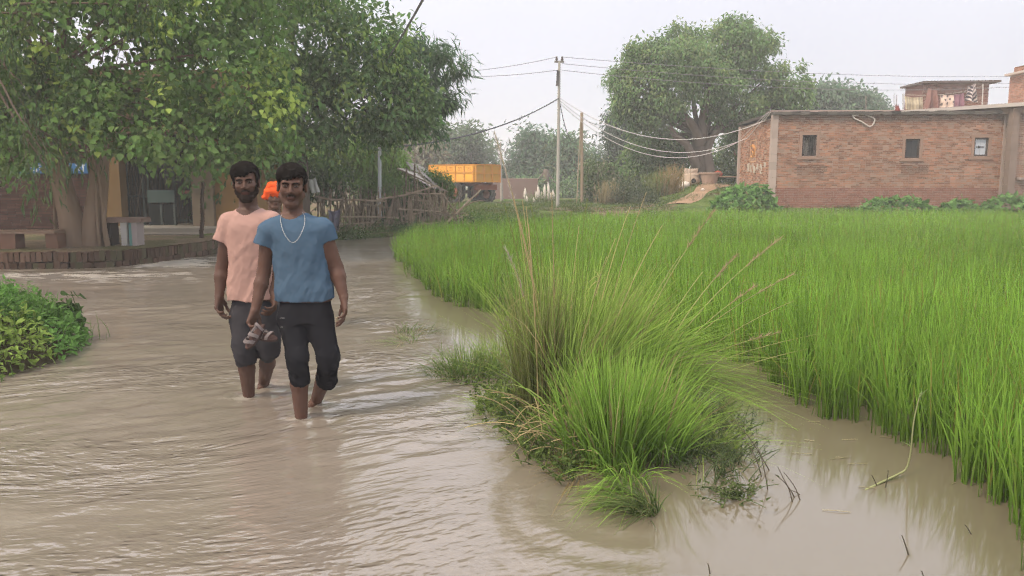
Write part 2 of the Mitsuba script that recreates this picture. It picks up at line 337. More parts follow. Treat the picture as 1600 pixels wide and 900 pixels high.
# ------------------------------------------------------------------ the brick platform round the big tree
front = np.array([[-10.6, 13.6], [-9.4, 13.25], [-8.4, 13.15], [-7.4, 13.22], [-6.75, 13.55], [-6.42, 14.2], [-6.25, 15.0], [-6.0, 16.2]])
plat = thing('tree_platform', 'low mossy brick platform with earthen top round the foot of the big tree', 'platform')
ring = np.vstack([front, [[-6.3, 17.4], [-8.5, 17.8], [-10.8, 17.4]]])
cxy = ring.mean(0); inner = cxy + (ring - cxy) * 0.965
n_ = len(ring); PZ = 0.285
pts2 = np.vstack([np.c_[ring, np.full(n_, -0.3)], np.c_[inner, np.full(n_, PZ)], [[*cxy, PZ + 0.02]]])
k = np.arange(n_); k2 = (k + 1) % n_
core = (np.vstack([np.c_[cxy + (pts2[:n_, :2] - cxy) * 0.955, pts2[:n_, 2]], pts2[n_:]]),
        np.vstack([np.stack([k, k2, k2 + n_], 1), np.stack([k, k2 + n_, k + n_], 1), np.stack([k + n_, k2 + n_, k * 0 + 2 * n_], 1)]))
def yard_colour(p, n, uv):
    q_ = fbm(p.x * 2.2, p.y * 2.2, 4.0, 4)
    return mix(mix((0.20, 0.15, 0.10), (0.11, 0.085, 0.06), q_), (0.075, 0.085, 0.035), smoothstep(0.52, 0.66, fbm(p.x * 1.3, p.y * 1.3, 8.0, 4)) * 0.6) * (0.75 + 0.5 * fbm(p.x * 28, p.y * 28, 1.0, 2))
scene['yard_earth'] = two({'type': 'diffuse', 'reflectance': proc(yard_colour)})
part(plat, 'earth_top', core, (0.2, 0.15, 0.1), 'yard_earth')
seg = np.linalg.norm(np.diff(front, axis=0), axis=1); cum = np.concatenate([[0], np.cumsum(seg)])
def along(s):
    k = min(np.searchsorted(cum, s, side='right') - 1, len(seg) - 1); t = (s - cum[k]) / seg[k]
    d = (front[k + 1] - front[k]) / seg[k]
    return front[k] + (front[k + 1] - front[k]) * t, d
for row, (z0, hh) in enumerate(((-0.06, 0.165), (0.115, 0.165))):
    s = 0.06 + 0.02 * row
    while s < cum[-1] - 0.05:
        c, d = along(s); w = rng.uniform(0.070, 0.082) * (1.5 if row == 0 and rng.random() < 0.35 else 1)
        dark = 0.45 + 0.55 * meshkit.noise(np.array([[s * 0.9, row * 2.0, 0]]))[0]
        colr = np.array([0.125, 0.080, 0.058]) * dark * rng.uniform(0.7, 1.25)
        if rng.random() < 0.35: colr = colr * 0.5 + np.array([0.030, 0.036, 0.018])
        b = MB().box((c[0], c[1], z0 + hh / 2 + rng.normal(0, 0.006)), (w, 0.11, hh), colr, rz=math.atan2(d[1], d[0]) + rng.normal(0, 0.04), jit=0.003)
        part(plat, 'brick', b, None)
        s += w + 0.012

# ------------------------------------------------------------------ brick walls
def wall(parent, o, u, L, H, openings=(), thick=0.24, colour=None, top=None, course=0.070, blen=0.215, seed=1, nrm=None, mortar=(0.36, 0.285, 0.235)):
    """A brick wall from o along u: a mortar core with openings (x0, x1, z0, z1) and every brick standing a little proud of it."""
    r = np.random.default_rng(seed)
    o, u = np.asarray(o, float), unit(np.asarray(u, float)); n = np.array([u[1], -u[0], 0.0]) if nrm is None else nrm
    rz = math.atan2(u[1], u[0])
    xs = sorted({0, L, *[a for q_ in openings for a in q_[:2]]}); zs = sorted({0, H, *[a for q_ in openings for a in q_[2:4]]})
    core = MB()
    for x0, x1 in zip(xs, xs[1:]):
        for z0, z1 in zip(zs, zs[1:]):
            mx, mz = (x0 + x1) / 2, (z0 + z1) / 2
            if any(a < mx < b and c < mz < d for a, b, c, d in openings): continue
            core.box(o + u * mx + np.array([0, 0, mz]) - n * thick / 2, (x1 - x0, thick, z1 - z0), mortar, rz)
    part(parent, 'mortar_wall', core, None)
    bricks = MB(); nrow = int(H / course)
    for k in range(nrow):
        z = (k + 0.5) * course; x = -blen * (0.5 if k % 2 else 0.0)
        while x < L:
            ln = blen * (1.0 if r.random() > 0.12 else 0.5); a, b = max(x, 0.0), min(x + ln - 0.012, L); x += ln
            if b - a < 0.03: continue
            m = (a + b) / 2
            if any(q_[0] < b and a < q_[1] and q_[2] < z + course / 2 and z - course / 2 < q_[3] for q_ in openings):
                cut = [q_ for q_ in openings if q_[0] < b and a < q_[1] and q_[2] < z + course / 2 and z - course / 2 < q_[3]][0]
                if a < cut[0] - 0.04: b = cut[0]
                elif b > cut[1] + 0.04: a = cut[1]
                else: continue
                m = (a + b) / 2
            c = colour(m, z, r)
            pr = abs(r.normal(0.004, 0.005)) + 0.004
            bricks.box(o + u * m + np.array([0, 0, z + r.normal(0, 0.002)]) + n * (pr / 2 - 0.004), (b - a, pr + 0.008, course - 0.017), c, rz)
    return part(parent, 'brick_face', bricks, None, stuff=True)
def house_brick(m, z, r):
    big = meshkit.fbm(np.array([[m * 0.8, z * 1.3, 3.0]]), 3, 2)[0]; mid = meshkit.fbm(np.array([[m * 3, z * 4, 1.0]]), 2, 4)[0]
    c = np.array([0.330, 0.160, 0.100]) * r.uniform(0.66, 1.24) * (0.68 + 0.64 * mid)
    if r.random() < 0.22 + 0.6 * max(0, big - 0.5): c = c * 0.5 + np.array([0.20, 0.15, 0.115])       # lime bloom
    if z < 0.86: c = np.array([0.270, 0.118, 0.085]) * r.uniform(0.82, 1.15)                          # the newer plinth courses
    if z > 3.15: c = c * (1 - 0.65 * sst(3.15, 3.6, z) * (0.35 + mid))                                # rain stains below the roof
    for wx_ in (1.5, 5.5):                                                                          # run-off below the sills
        if abs(m - wx_) < 0.55 and 0.95 < z < 1.75: c = c * (1 - 0.55 * sst(0.95, 1.7, z) * min(1.0, mid * 1.6))
    return np.clip(c, 0.01, 1)
hA = thing('brick_house', 'long low unplastered brick house with three small windows beyond the rice field', 'house')
O = np.array([10.46, 32.0, 0.42]); UX = unit(np.array([8.1, -0.36, 0])); UY = np.array([-UX[1], UX[0], 0.0]); NX = -UY
HH, LA, LB = 3.72, 8.95, 5.6
def onA(px, py):                                                   # pixel -> (along the wall, height) on the long wall's plane
    d = P(px, py, Y=10.0) - np.array([0, 0, HC]); t = np.dot(O - [0, 0, HC], UY) / np.dot(d, UY)
    w = np.array([0, 0, HC]) + d * t; return np.dot(w - O, UX), w[2] - O[2]
wins = []
for a, b, c, d in ((1254, 211, 1275, 244), (1415, 217, 1436, 247), (1523, 215, 1543, 244)):
    x0, z1 = onA(a, b); x1, z0 = onA(c, d); wins.append((x0, x1, z0, z1))
wall(hA, O, UX, LA, HH, wins, colour=house_brick, seed=3)
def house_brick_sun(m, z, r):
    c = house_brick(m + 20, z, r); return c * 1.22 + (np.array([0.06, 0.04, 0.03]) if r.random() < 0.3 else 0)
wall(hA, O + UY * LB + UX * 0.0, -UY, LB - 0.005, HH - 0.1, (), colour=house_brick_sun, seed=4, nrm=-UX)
back = MB(); back.box(O + UX * LA / 2 + UY * LB + np.array([0, 0, HH / 2]), (LA, 0.24, HH), (0.25, 0.14, 0.1), math.atan2(UX[1], UX[0]))
back.box(O + UX * LA + UY * LB / 2 + np.array([0, 0, HH / 2]), (0.24, LB, HH), (0.25, 0.14, 0.1), math.atan2(UX[1], UX[0]))
part(hA, 'rear_wall', back, None)
rzA = math.atan2(UX[1], UX[0])
def onwall(x, z, out): return O + UX * x + np.array([0, 0, z]) + NX * out
plinth = MB().box(onwall(LA / 2, -0.35, -0.11), (LA + 0.1, 0.3, 0.72), (0.24, 0.11, 0.08), rzA); part(hA, 'plinth', plinth, None, var=0.25)
conc = (0.42, 0.33, 0.28)
for nm, x, w in (('corner_pillar', 0.02, 0.24), ('corner_pillar', LA + 0.1, 0.30)):
    pl = MB()
    for q_ in range(12): pl.box(onwall(x, (q_ + 0.5) * HH / 12, -0.08), (w, 0.26, HH / 12), np.array(conc) * rng.uniform(0.9, 1.08), rzA, jit=0.004)
    part(hA, nm, pl, None, var=0.15)
pl = MB()
for q_ in range(12): pl.box(O + UY * (LB - 0.1) - UX * 0.02 + np.array([0, 0, (q_ + 0.5) * (HH - 0.1) / 12]), (0.16, 0.22, (HH - 0.1) / 12), np.array(conc) * 1.1, rzA, jit=0.004)
part(hA, 'corner_pillar', pl, None, var=0.1)
rf = MB(); nseg = 26
for q_ in range(nseg):
    x0 = -0.10 + q_ * (LA + 0.25) / nseg
    rf.box(O + UX * (x0 + (LA + 0.25) / nseg / 2) + UY * (LB / 2 - 0.02) + np.array([0, 0, HH + 0.05 + rng.normal(0, 0.008)]), ((LA + 0.25) / nseg, LB + 0.24, 0.11 + abs(rng.normal(0, 0.012))), np.array([0.085, 0.075, 0.065]) * rng.uniform(0.6, 1.5), rzA, jit=0.006)
part(hA, 'roof_slab', rf, None, var=0.3)
for q_, (x0, x1, z0, z1) in enumerate(wins):
    W, H_ = x1 - x0, z1 - z0; mx, mz = (x0 + x1) / 2, (z0 + z1) / 2
    wk = numbered(hA + '__window')
    fr = MB(); pc = np.array([0.31, 0.20, 0.15])
    fr.box(onwall(mx, z1 + 0.065, 0.012), (W + 0.30, 0.03, 0.13), pc, rzA); fr.box(onwall(mx, z0 - 0.07, 0.02), (W + 0.36, 0.08, 0.12), pc, rzA)
    for s in (-1, 1): fr.box(onwall(mx + s * (W / 2 + 0.055), mz, 0.012), (0.11, 0.03, H_ - 0.004), pc, rzA)
    put(wk, fr, None, var=0.2)
    labels[wk] = {'label': ('window with dark grille and open shutter', 'window closed by a dark grey shutter', 'window closed by a pale blue metal shutter')[q_]}
    fm = MB(); wc = np.array([0.075, 0.055, 0.05])
    for s in (-1, 1):
        fm.box(onwall(mx + s * (W / 2 - 0.03), mz, -0.06), (0.06, 0.07, H_), wc, rzA); fm.box(onwall(mx, mz + s * (H_ / 2 - 0.03), -0.06), (W - 0.12, 0.07, 0.06), wc, rzA)
    put(numbered(wk + '__frame'), fm, None)
    if q_ == 0:
        g = MB()
        for s in range(5): g.tube([onwall(x0 + 0.1 + s * (W - 0.2) / 4, z0 + 0.04, -0.07), onwall(x0 + 0.1 + s * (W - 0.2) / 4, z1 - 0.04, -0.07)], 0.008, (0.12, 0.1, 0.09), 5)
        put(numbered(wk + '__grille'), g, None)
        g = MB().box(onwall(mx - 0.13, mz - 0.08, -0.16), (0.2, 0.015, H_ * 0.7), (0.17, 0.15, 0.13), rzA, jit=0.03); put(numbered(wk + '__curtain'), g, None)
        g = MB().box(onwall(mx, mz, -0.45), (W + 0.6, 0.02, H_ + 0.6), (0.05, 0.045, 0.04), rzA); put(numbered(wk + '__inner_wall'), g, None)
    else:
        sc_ = (0.045, 0.045, 0.05) if q_ == 1 else (0.50, 0.53, 0.58)
        sh = MB().box(onwall(mx, mz, -0.085), (W - 0.12, 0.02, H_ - 0.12), sc_, rzA); sh.box(onwall(mx, mz, -0.078), (0.02, 0.02, H_ - 0.12), np.array(sc_) * 0.8, rzA)
        put(numbered(wk + '__shutter'), sh, None)
        if q_ == 2:
            la = MB().box(onwall(mx, mz + 0.0, -0.06), (0.30, 0.02, 0.035), (0.05, 0.05, 0.055), rzA); la.box(onwall(mx - 0.06, mz + 0.0, -0.055), (0.05, 0.03, 0.09), (0.05, 0.05, 0.055), rzA)
            put(numbered(wk + '__latch'), la, None)
# a painted votive mark in a frame on the short wall, with patches of old whitewash below it
mk = MB(); yel = (0.62, 0.40, 0.24)
def onB(y, z, out=0.016): return O + UY * y - UX * out + np.array([0, 0, z])
my, mz = 3.1, 2.42
for s in (-1, 1):
    mk.box(onB(my + s * 0.47, mz), (0.012, 0.05, 0.92), yel, rzA); mk.box(onB(my, mz + s * 0.46), (0.012, 0.99, 0.05), yel, rzA)
for pts_ in ([(0.30, 0.22), (0.05, 0.27), (-0.1, 0.12), (0.12, 0.02), (-0.12, -0.12), (0.05, -0.28), (0.3, -0.2)], [(-0.2, 0.25), (-0.3, 0.0), (-0.22, -0.26)], [(-0.12, -0.1), (-0.3, -0.02), (-0.36, 0.14)]):
    pp = np.array([onB(my + a, mz + b, 0.018) for a, b in pts_]); mk.tube(pp, 0.035, (0.66, 0.33, 0.12), 5)
part(hA, 'painted_mark', mk, None, label='yellow framed votive mark painted on the short wall')
pw = MB()
for y, z, w, h in ((3.75, 1.72, 0.3, 0.3), (3.35, 1.66, 0.22, 0.34), (3.0, 1.76, 0.25, 0.24), (2.75, 1.6, 0.18, 0.3), (2.3, 1.72, 0.3, 0.22), (1.7, 1.62, 0.32, 0.4), (1.1, 1.75, 0.22, 0.25)):
    pw.box(onB(y, z, 0.012), (0.014, w, h), np.array([0.55, 0.47, 0.38]) * rng.uniform(0.8, 1.05), rzA, jit=0.02)
part(hA, 'whitewash_patch', pw, None, label='flaking whitewash patches')
# the loop of pale hose that hangs over the roof edge
hose = np.array([onwall(*onA(px, py), 0.06) for px, py in ((1340, 180), (1331, 180), (1334, 185), (1345, 190), (1358, 198), (1364, 193), (1366, 187), (1352, 180), (1340, 178))])
tt = np.linspace(0, 1, 9); f_ = PchipInterpolator(tt, hose, axis=0)
single('hose', 'loop of pale hose hanging over the edge of the brick house roof', 'hose', tube(f_(np.linspace(0, 1, 40)), 0.028, 6), (0.62, 0.55, 0.5), 'matte', True)

# the house on the right with its projecting slab and the room on top
hC = thing('brick_house', 'taller plaster and brick house with projecting roof slab at the right edge', 'house')
wall(hC, (19.62, 31.1, 0.4), (1, 0, 0), 6.0, 3.9, (), colour=lambda m, z, r: (house_brick(m + 9, z, r) * 0.6 + np.array([0.10, 0.075, 0.06])), seed=6)
pl = MB()
for z0, z1, w, x, c in ((0.4, 4.3, 0.27, 19.46, (0.25, 0.185, 0.15)),):
    for q_ in range(12): pl.box((x, 31.16, z0 + (q_ + 0.5) * (z1 - z0) / 12), (w, 0.34, (z1 - z0) / 12), np.array(c) * rng.uniform(0.88, 1.06), 0, jit=0.004)
part(hC, 'pillar', pl, None, var=0.2)
part(hC, 'ledge', MB().box((22.7, 31.02, 1.62), (6.0, 0.24, 0.1), (0.34, 0.27, 0.23)), None, var=0.2)
sl = np.array([[15.4, 35.5], [19.75, 30.35], [27.5, 30.35], [27.5, 42], [15.4, 42]])
part(hC, 'roof_slab', prism(sl, 4.36, 4.50), (0.47, 0.42, 0.38), var=0.25)
part(hC, 'slab_beam', prism(sl * 1.0 + np.array([0.22, 0.20]), 4.12, 4.357), (0.28, 0.20, 0.16), var=0.3)
part(hC, 'side_wall', MB().box((19.62 + 0.12, 36.5, 2.2), (0.24, 10.3, 3.8), (0.25, 0.14, 0.1)), None, var=0.3)
cab = numbered(hC + '__roof_room')
put(cab, MB().box((24.44, 34.3, 5.34), (4.4, 3.6, 1.68), (0.33, 0.18, 0.13)), None, var=0.25)
wall(cab, (22.20, 32.48, 4.5), (1, 0, 0), 4.5, 1.66, (), colour=lambda m, z, r: np.array([0.36, 0.19, 0.13]) * r.uniform(0.75, 1.2), seed=8, thick=0.02)
wall(cab, (22.22, 36.1, 4.5), (0, -1, 0), 3.6, 1.66, (), colour=lambda m, z, r: np.array([0.38, 0.20, 0.14]) * r.uniform(0.75, 1.2), seed=9, thick=0.02)
put(numbered(cab + '__slab'), MB().box((24.34, 34.2, 6.22), (4.7, 3.9, 0.09), (0.5, 0.42, 0.36)), None, var=0.2)
put(numbered(cab + '__parapet'), MB().box((24.44, 34.3, 6.40), (4.2, 3.5, 0.28), (0.30, 0.18, 0.13)), None, var=0.3)
rough = lambda m, z, r: np.array([0.33, 0.17, 0.115]) * r.uniform(0.55, 1.3)
wall(cab, (22.33, 32.54, 6.265), (1, 0, 0), 4.2, 0.28, (), colour=rough, seed=18, thick=0.02); wall(cab, (22.33, 36.0, 6.265), (0, -1, 0), 3.5, 0.28, (), colour=rough, seed=19, thick=0.02)

# the house behind, with the small brick room and the washing line on its roof
hB = thing('brick_house', 'half hidden brick house behind the long low one with a roof room and washing line', 'house')
part(hB, 'wall', MB().box((17.6, 44.5, 2.6), (8.6, 7.0, 4.8), (0.27, 0.14, 0.10)), None, var=0.3)
part(hB, 'roof_slab', MB().box((17.6, 44.5, 5.06), (8.9, 7.3, 0.13), (0.33, 0.26, 0.22)), None, var=0.25)
a0 = P(1441, 172, Y=42); a1 = P(1543, 172, Y=42)
rm = numbered(hB + '__roof_room')
put(rm, MB().box(((a0[0] + a1[0]) / 2, 43.0, 5.85), (a1[0] - a0[0], 1.9, 1.48), (0.22, 0.12, 0.10)), None, var=0.3)
wall(rm, (a0[0], 42.04, 5.13), (1, 0, 0), a1[0] - a0[0], 1.46, (), colour=lambda m, z, r: np.array([0.25, 0.125, 0.095]) * r.uniform(0.65, 1.25), seed=10, thick=0.02)
put(numbered(rm + '__roof_slab'), MB().box(((a0[0] + a1[0]) / 2 + 0.1, 42.9, 6.64), (a1[0] - a0[0] + 0.6, 2.5, 0.10), (0.13, 0.10, 0.09), tilt=-0.012), None, var=0.3)
# ------------------------------------------------------------------ washing on the roof line
def cloth(name, label, ring_px, Y, color, amp=0.05, stripes=None, seed=0, cat='cloth', group=None):
    (xa, ya), (xb, yb), (xc, yc), (xd, yd) = ring_px                      # top left, top right, bottom right, bottom left
    A, B, C, D = (P(a, b, Y=Y) for a, b in ring_px)
    r = np.random.default_rng(seed)
    def fn(u, v):
        p = (A * (1 - u)[:, None] + B * u[:, None]) * (1 - v)[:, None] + (D * (1 - u)[:, None] + C * u[:, None]) * v[:, None]
        ph = r.uniform(0, 6)
        p[:, 1] += amp * np.sin(u * 11 + ph + v) * (0.4 + v) - 0.02 + 0.02 * np.sin(v * 9)
        p[:, 2] -= 0.05 * np.sin(np.pi * u) * (1 - v)
        return p
    p, f = sheet(22, 26, fn)
    c = np.tile(np.asarray(color, float), (len(p), 1))
    u, v = (a.ravel() for a in np.meshgrid(np.linspace(0, 1, 22), np.linspace(0, 1, 26), indexing='ij'))
    if stripes == 'zebra':
        w = np.sin(v * 26 + 3 * np.sin(u * 7) + u * 5) + 0.6 * np.sin(u * 9 + v * 4); c = np.where((w > 0.1)[:, None], c, np.array([0.06, 0.05, 0.06]))
    elif stripes == 'print':
        w = np.sin(u * 15) * np.sin(v * 10 + 2 * u); c = np.where(((w > 0.45) & (v < 0.85))[:, None], np.array([0.16, 0.13, 0.13]), c)
    elif stripes == 'bands': c = c * (1 + 0.18 * np.sign(np.sin(u * 38)))[:, None]
    th = p.copy(); th[:, 1] += 0.006
    n0 = len(p); m = (np.vstack([p, th]), np.vstack([f, f[:, ::-1] + n0]))
    k = thing(name, label, cat, group)
    v_, f_ = m; scene[k] = mikit.ply(trimesh.Trimesh(v_, f_, process=False), 'matte', smooth=True, color=np.vstack([c, c]))
    return k
YL = 41.4
cloth('hanging_cloth', 'striped beige sheet hanging leftmost on the roof washing line', [(1413, 150), (1442, 151), (1443, 175), (1414, 171)], YL, (0.42, 0.36, 0.25), stripes='bands', seed=1)
cloth('hanging_cloth', 'dusky rose brown shawl drooping on the washing line next to the beige sheet', [(1451, 137), (1464, 140), (1470, 173), (1443, 171)], YL - 0.1, (0.24, 0.13, 0.11), amp=0.1, seed=2)
cloth('hanging_cloth', 'cream cloth with dark print in the middle of the washing line', [(1470, 147), (1490, 148), (1490, 167), (1469, 168)], YL, (0.66, 0.52, 0.42), stripes='print', seed=3)
cloth('hanging_cloth', 'plain mauve cloth between the cream and the zebra striped cloths', [(1490, 147), (1506, 145), (1505, 174), (1490, 172)], YL, (0.25, 0.13, 0.16), seed=4)
cloth('hanging_cloth', 'black and white zebra striped cloth gathered to a peak on the washing line', [(1512, 134), (1524, 130), (1526, 160), (1506, 156)], YL - 0.1, (0.62, 0.53, 0.49), stripes='zebra', amp=0.08, seed=5)
lp = thing('washing_line', 'rope washing line with wooden poles on the roof behind the long brick house', 'washing line')
part(lp, 'rope', tube(np.vstack([sag(P(1411, 148, Y=YL), P(1488, 146, Y=YL), 0.05), sag(P(1488, 146, Y=YL), P(1536, 134, Y=YL), 0.04)[1:]]), 0.012, 5), (0.4, 0.36, 0.3))
part(lp, 'pole', tube([P(1534, 178, Y=YL), P(1536, 131, Y=YL)], 0.03, 6), (0.5, 0.47, 0.43)); part(lp, 'pole', tube([P(1411, 180, Y=YL), P(1411, 146, Y=YL)], 0.025, 6), (0.35, 0.3, 0.25))
for k_, (px, y0, y1) in enumerate(((1353, 178, 150), (1397, 178, 146), (1401, 178, 148))):
    single('reinforcing_bar', ('thin steel bar standing alone on the roof of the long brick house', 'left of the two thin steel bars above the red cloth', 'right of the two thin steel bars above the red cloth')[k_], 'steel bar', tube([P(px, y0, Y=37.0), P(px, y1, Y=37.0)], 0.014, 5), (0.30, 0.24, 0.20))
cloth('draped_cloth', 'small dark red cloth draped over the roof edge beside the steel bars', [(1399, 163), (1404, 163), (1408, 179), (1396, 178)], 36.9, (0.24, 0.07, 0.06), seed=7)

# ------------------------------------------------------------------ poles and wires
def pole(label, px, ybase, ytop, Y, r0, r1, color, extras=None):
    k = thing('utility_pole', label, 'pole')
    b, t = P(px[0], ybase, Y=Y), P(px[1], ytop, Y=Y); b[2] = min(b[2], float(land(b[0], b[1])) - 0.05)
    part(k, 'shaft', tube([b + (t - b) * s for s in np.linspace(0, 1, 6)], np.linspace(r0, r1, 6), 10), color, smooth=True, var=0.15)
    return k, b, t
k1, b1, t1 = pole('tall thin concrete utility pole carrying power lines at the far edge of the rice', (871, 874), 335, 95, 35.5, 0.085, 0.055, (0.40, 0.38, 0.33))
ins = MB()
for dx in (-0.12, 0.12): ins.add(*[lathe([[0, 0], [0.05, 0.02], [0.06, 0.09], [0.03, 0.12], [0.05, 0.16], [0.0, 0.2]], 8)[q] + (t1 + np.array([dx, 0, 0.0]) if q == 0 else 0) for q in (0, 1)], (0.12, 0.10, 0.09))
part(k1, 'insulator', ins, None)
part(k1, 'cross_arm', MB().box(t1 + np.array([0, 0, -0.04]), (0.42, 0.07, 0.08), (0.2, 0.18, 0.16)), None)
part(k1, 'cable_clamp', MB().box(t1 + np.array([-0.07, -0.06, -0.75]), (0.1, 0.14, 0.6), (0.13, 0.12, 0.12), jit=0.02), None)
k2, b2, t2 = pole('shorter brown wooden pole right of the tall concrete pole', (909, 909), 322, 176, 40.0, 0.085, 0.075, (0.33, 0.25, 0.17))
part(k2, 'stay', tube([P(901, 320, Y=39.8), P(907, 190, Y=39.9)], 0.025, 6), (0.36, 0.29, 0.2))
k3, b3, t3 = pole('pale steel pole standing in the bushes behind the stick fence', (592, 593), 300, 112, 22.9, 0.055, 0.045, (0.62, 0.65, 0.68))
part(k3, 'bracket', MB().box(P(596, 233, Y=22.85), (0.12, 0.06, 0.1), (0.5, 0.5, 0.5)), None)
wire_c = (0.23, 0.22, 0.22)
def wire(label, pts_, r=0.012, c=wire_c, group=None): return single('overhead_wire', label, 'wire', tube(pts_, r, 5, False), c, 'matte', True, group=group)
far_l = [P(700, 113, Y=40), P(690, 119, Y=41)]; far_r = [P(1660, 118, Y=47), P(1660, 127, Y=45), P(1660, 131, Y=42)]
g_ = 'bare power lines strung from the tall pole towards the left'
for q_, e in enumerate(far_l): wire(('upper', 'lower')[q_] + ' of two thin power lines running left from the top of the tall pole', sag(t1 + np.array([-0.12 + 0.1 * q_, 0, 0.16 - 0.55 * q_]), e, 0.12), group=g_)
g_ = 'bare power lines strung from the tall pole across the sky to the right'
for q_, e in enumerate(far_r): wire(('topmost', 'middle', 'lowest')[q_] + ' of three thin power lines crossing the sky to the right', sag(t1 + np.array([0.12, 0, 0.16 - 0.28 * q_]), e, 0.35 + 0.1 * q_), 0.011, group=g_)
hub = t1 + np.array([0, 0, -1.6])
wire('thick dark cable drooping from the tall pole to the steel pole in the bushes', sag(hub, P(596, 231, Y=22.9), 0.42, 30), 0.026, (0.09, 0.09, 0.10))
roofc = O + UY * 1.2 + np.array([-0.1, 0, HH - 0.15])
for q_ in range(3):
    end = [roofc, roofc + UY * 2.5 + np.array([-0.03, 0, -0.55]), roofc + UY * 4.2 + np.array([-0.05, 0, -0.65])][q_]
    pts_ = sag(hub + np.array([0.05, 0, -0.12 * q_]), end, 1.22 + 0.10 * q_, 30)
    pts_ = np.vstack([pts_, bez(end, end + UY * -1 + np.array([-0.08, 0, 0.15]), O + UX * -0.12 + UY * (0.2 + 0.3 * q_) + np.array([0, 0, HH + 0.13]), 10)[1:]])
    wire(('upper', 'middle', 'lowest')[q_] + ' pale service cable drooping from the tall pole to the brick house corner', pts_, 0.017, (0.62, 0.58, 0.56))
wire('dark cable looping down from the tall pole to the brown wooden pole', np.vstack([sag(hub, P(905, 214, Y=39.9), 0.9, 20)]), 0.018, (0.1, 0.1, 0.1))
wire('short cable from the top of the brown wooden pole towards the pale service cables', sag(t2 + np.array([0, 0, -0.2]), P(945, 196, Y=38), 0.12, 12), 0.016, (0.16, 0.16, 0.16))
wire('thick grey cable slanting up out of the tree top across the sky', sag(P(592, 112, Y=22.9), P(668, -14, Y=12.0), 0.05, 12), np.linspace(0.016, 0.022, 12), (0.22, 0.22, 0.23))

# ------------------------------------------------------------------ the yellow tipping trailer
tr = thing('tipping_trailer', 'orange yellow tipping trailer with panelled sides parked on the grass beyond the fence', 'trailer')
TY, ta = 45.0, math.radians(-38)
tc = P(726, 318, Y=TY); tz = float(land(tc[0], tc[1]))
tx = np.array([math.cos(ta), math.sin(ta), 0]); ty = np.array([-math.sin(ta), math.cos(ta), 0])   # along, across
def tp(a, b, z): return np.array([tc[0], tc[1], tz]) + tx * a + ty * b + np.array([0, 0, z])
TL, TW, Z0, Z1 = 3.35, 2.15, 1.12, 2.10
org, dorg, red = np.array([0.88, 0.43, 0.055]), np.array([0.62, 0.27, 0.035]), np.array([0.20, 0.065, 0.040])
part(tr, 'bed', MB().box(tp(0, 0, Z0 + 0.03), (TL, TW, 0.08), red, ta), None)
for nm, s in (('side', -1), ('side', 1)):
    sd = numbered(tr + '__' + nm); put(sd, MB().box(tp(0, s * TW / 2, (Z0 + Z1) / 2), (TL, 0.05, Z1 - Z0), org * 0.75, ta), None, 'satin')
    rb = MB()
    for q_ in range(6): rb.box(tp(-TL / 2 + 0.04 + q_ * (TL - 0.08) / 5, s * (TW / 2 + 0.05), (Z0 + Z1) / 2), (0.07, 0.06, Z1 - Z0), dorg, ta)
    for z in (Z0 + 0.03, (Z0 + Z1) / 2 + 0.03, Z1 - 0.03): rb.box(tp(0, s * (TW / 2 + 0.045), z), (TL - 0.01, 0.05, 0.06), dorg, ta)
    put(numbered(sd + '__rib'), rb, None, 'satin')
    for q_ in range(5):
        for z0, z1 in ((Z0 + 0.09, (Z0 + Z1) / 2 - 0.03), ((Z0 + Z1) / 2 + 0.09, Z1 - 0.09)):
            put(numbered(sd + '__panel'), MB().box(tp(-TL / 2 + 0.04 + (q_ + 0.5) * (TL - 0.08) / 5, s * (TW / 2 + 0.03), (z0 + z1) / 2), (TL / 5 - 0.11, 0.03, z1 - z0), org * rng.uniform(0.92, 1.05), ta), None, 'satin')
        mm = MB(); cx_ = -TL / 2 + 0.04 + (q_ + 0.5) * (TL - 0.08) / 5; cz_ = (Z0 + 3 * Z1) / 4
        for a_, b_, w_, h_ in ((-.12, 0, .03, .16), (0.12, 0, .03, .16), (0, .08, .2, .03), (0, -.08, .2, .03), (0, 0, .08, .05)): mm.box(tp(cx_ + a_, s * (TW / 2 + 0.048), cz_ + b_), (w_, 0.008, h_), (0.62, 0.24, 0.035), ta)
        put(numbered(sd + '__painted_mark'), mm, None, 'satin')
for s in (-1, 1):
    en = numbered(tr + '__end_gate'); put(en, MB().box(tp(s * (TL / 2 + 0.03), 0, (Z0 + Z1) / 2 - 0.02), (0.05, TW, Z1 - Z0 - 0.04), org * 0.62, ta), None, 'satin')
    rb = MB()
    for q_ in range(4): rb.box(tp(s * (TL / 2 + 0.08), -TW / 2 + 0.04 + q_ * (TW - 0.08) / 3, (Z0 + Z1) / 2), (0.06, 0.06, Z1 - Z0), dorg, ta)
    for z in (Z0 + 0.03, (Z0 + Z1) / 2, Z1 - 0.03): rb.box(tp(s * (TL / 2 + 0.075), 0, z), (0.05, TW, 0.06), dorg, ta)
    put(numbered(en + '__rib'), rb, None, 'satin')
ch = MB()
for s in (-0.45, 0.45): ch.box(tp(0.1, s, Z0 - 0.12), (TL - 0.2, 0.12, 0.2), red, ta)
ch.box(tp(TL / 2 - 0.1, 0, Z0 - 0.28), (0.2, TW * 0.8, 0.30), red * 0.9, ta); ch.box(tp(-0.5, 0, Z0 - 0.55), (0.16, TW * 0.8, 0.16), red * 0.6, ta)
ch.tube([tp(-TL / 2, 0, Z0 - 0.2), tp(-TL / 2 - 1.3, 0, 0.55)], 0.06, red)
part(tr, 'chassis', ch, None, var=0.2)
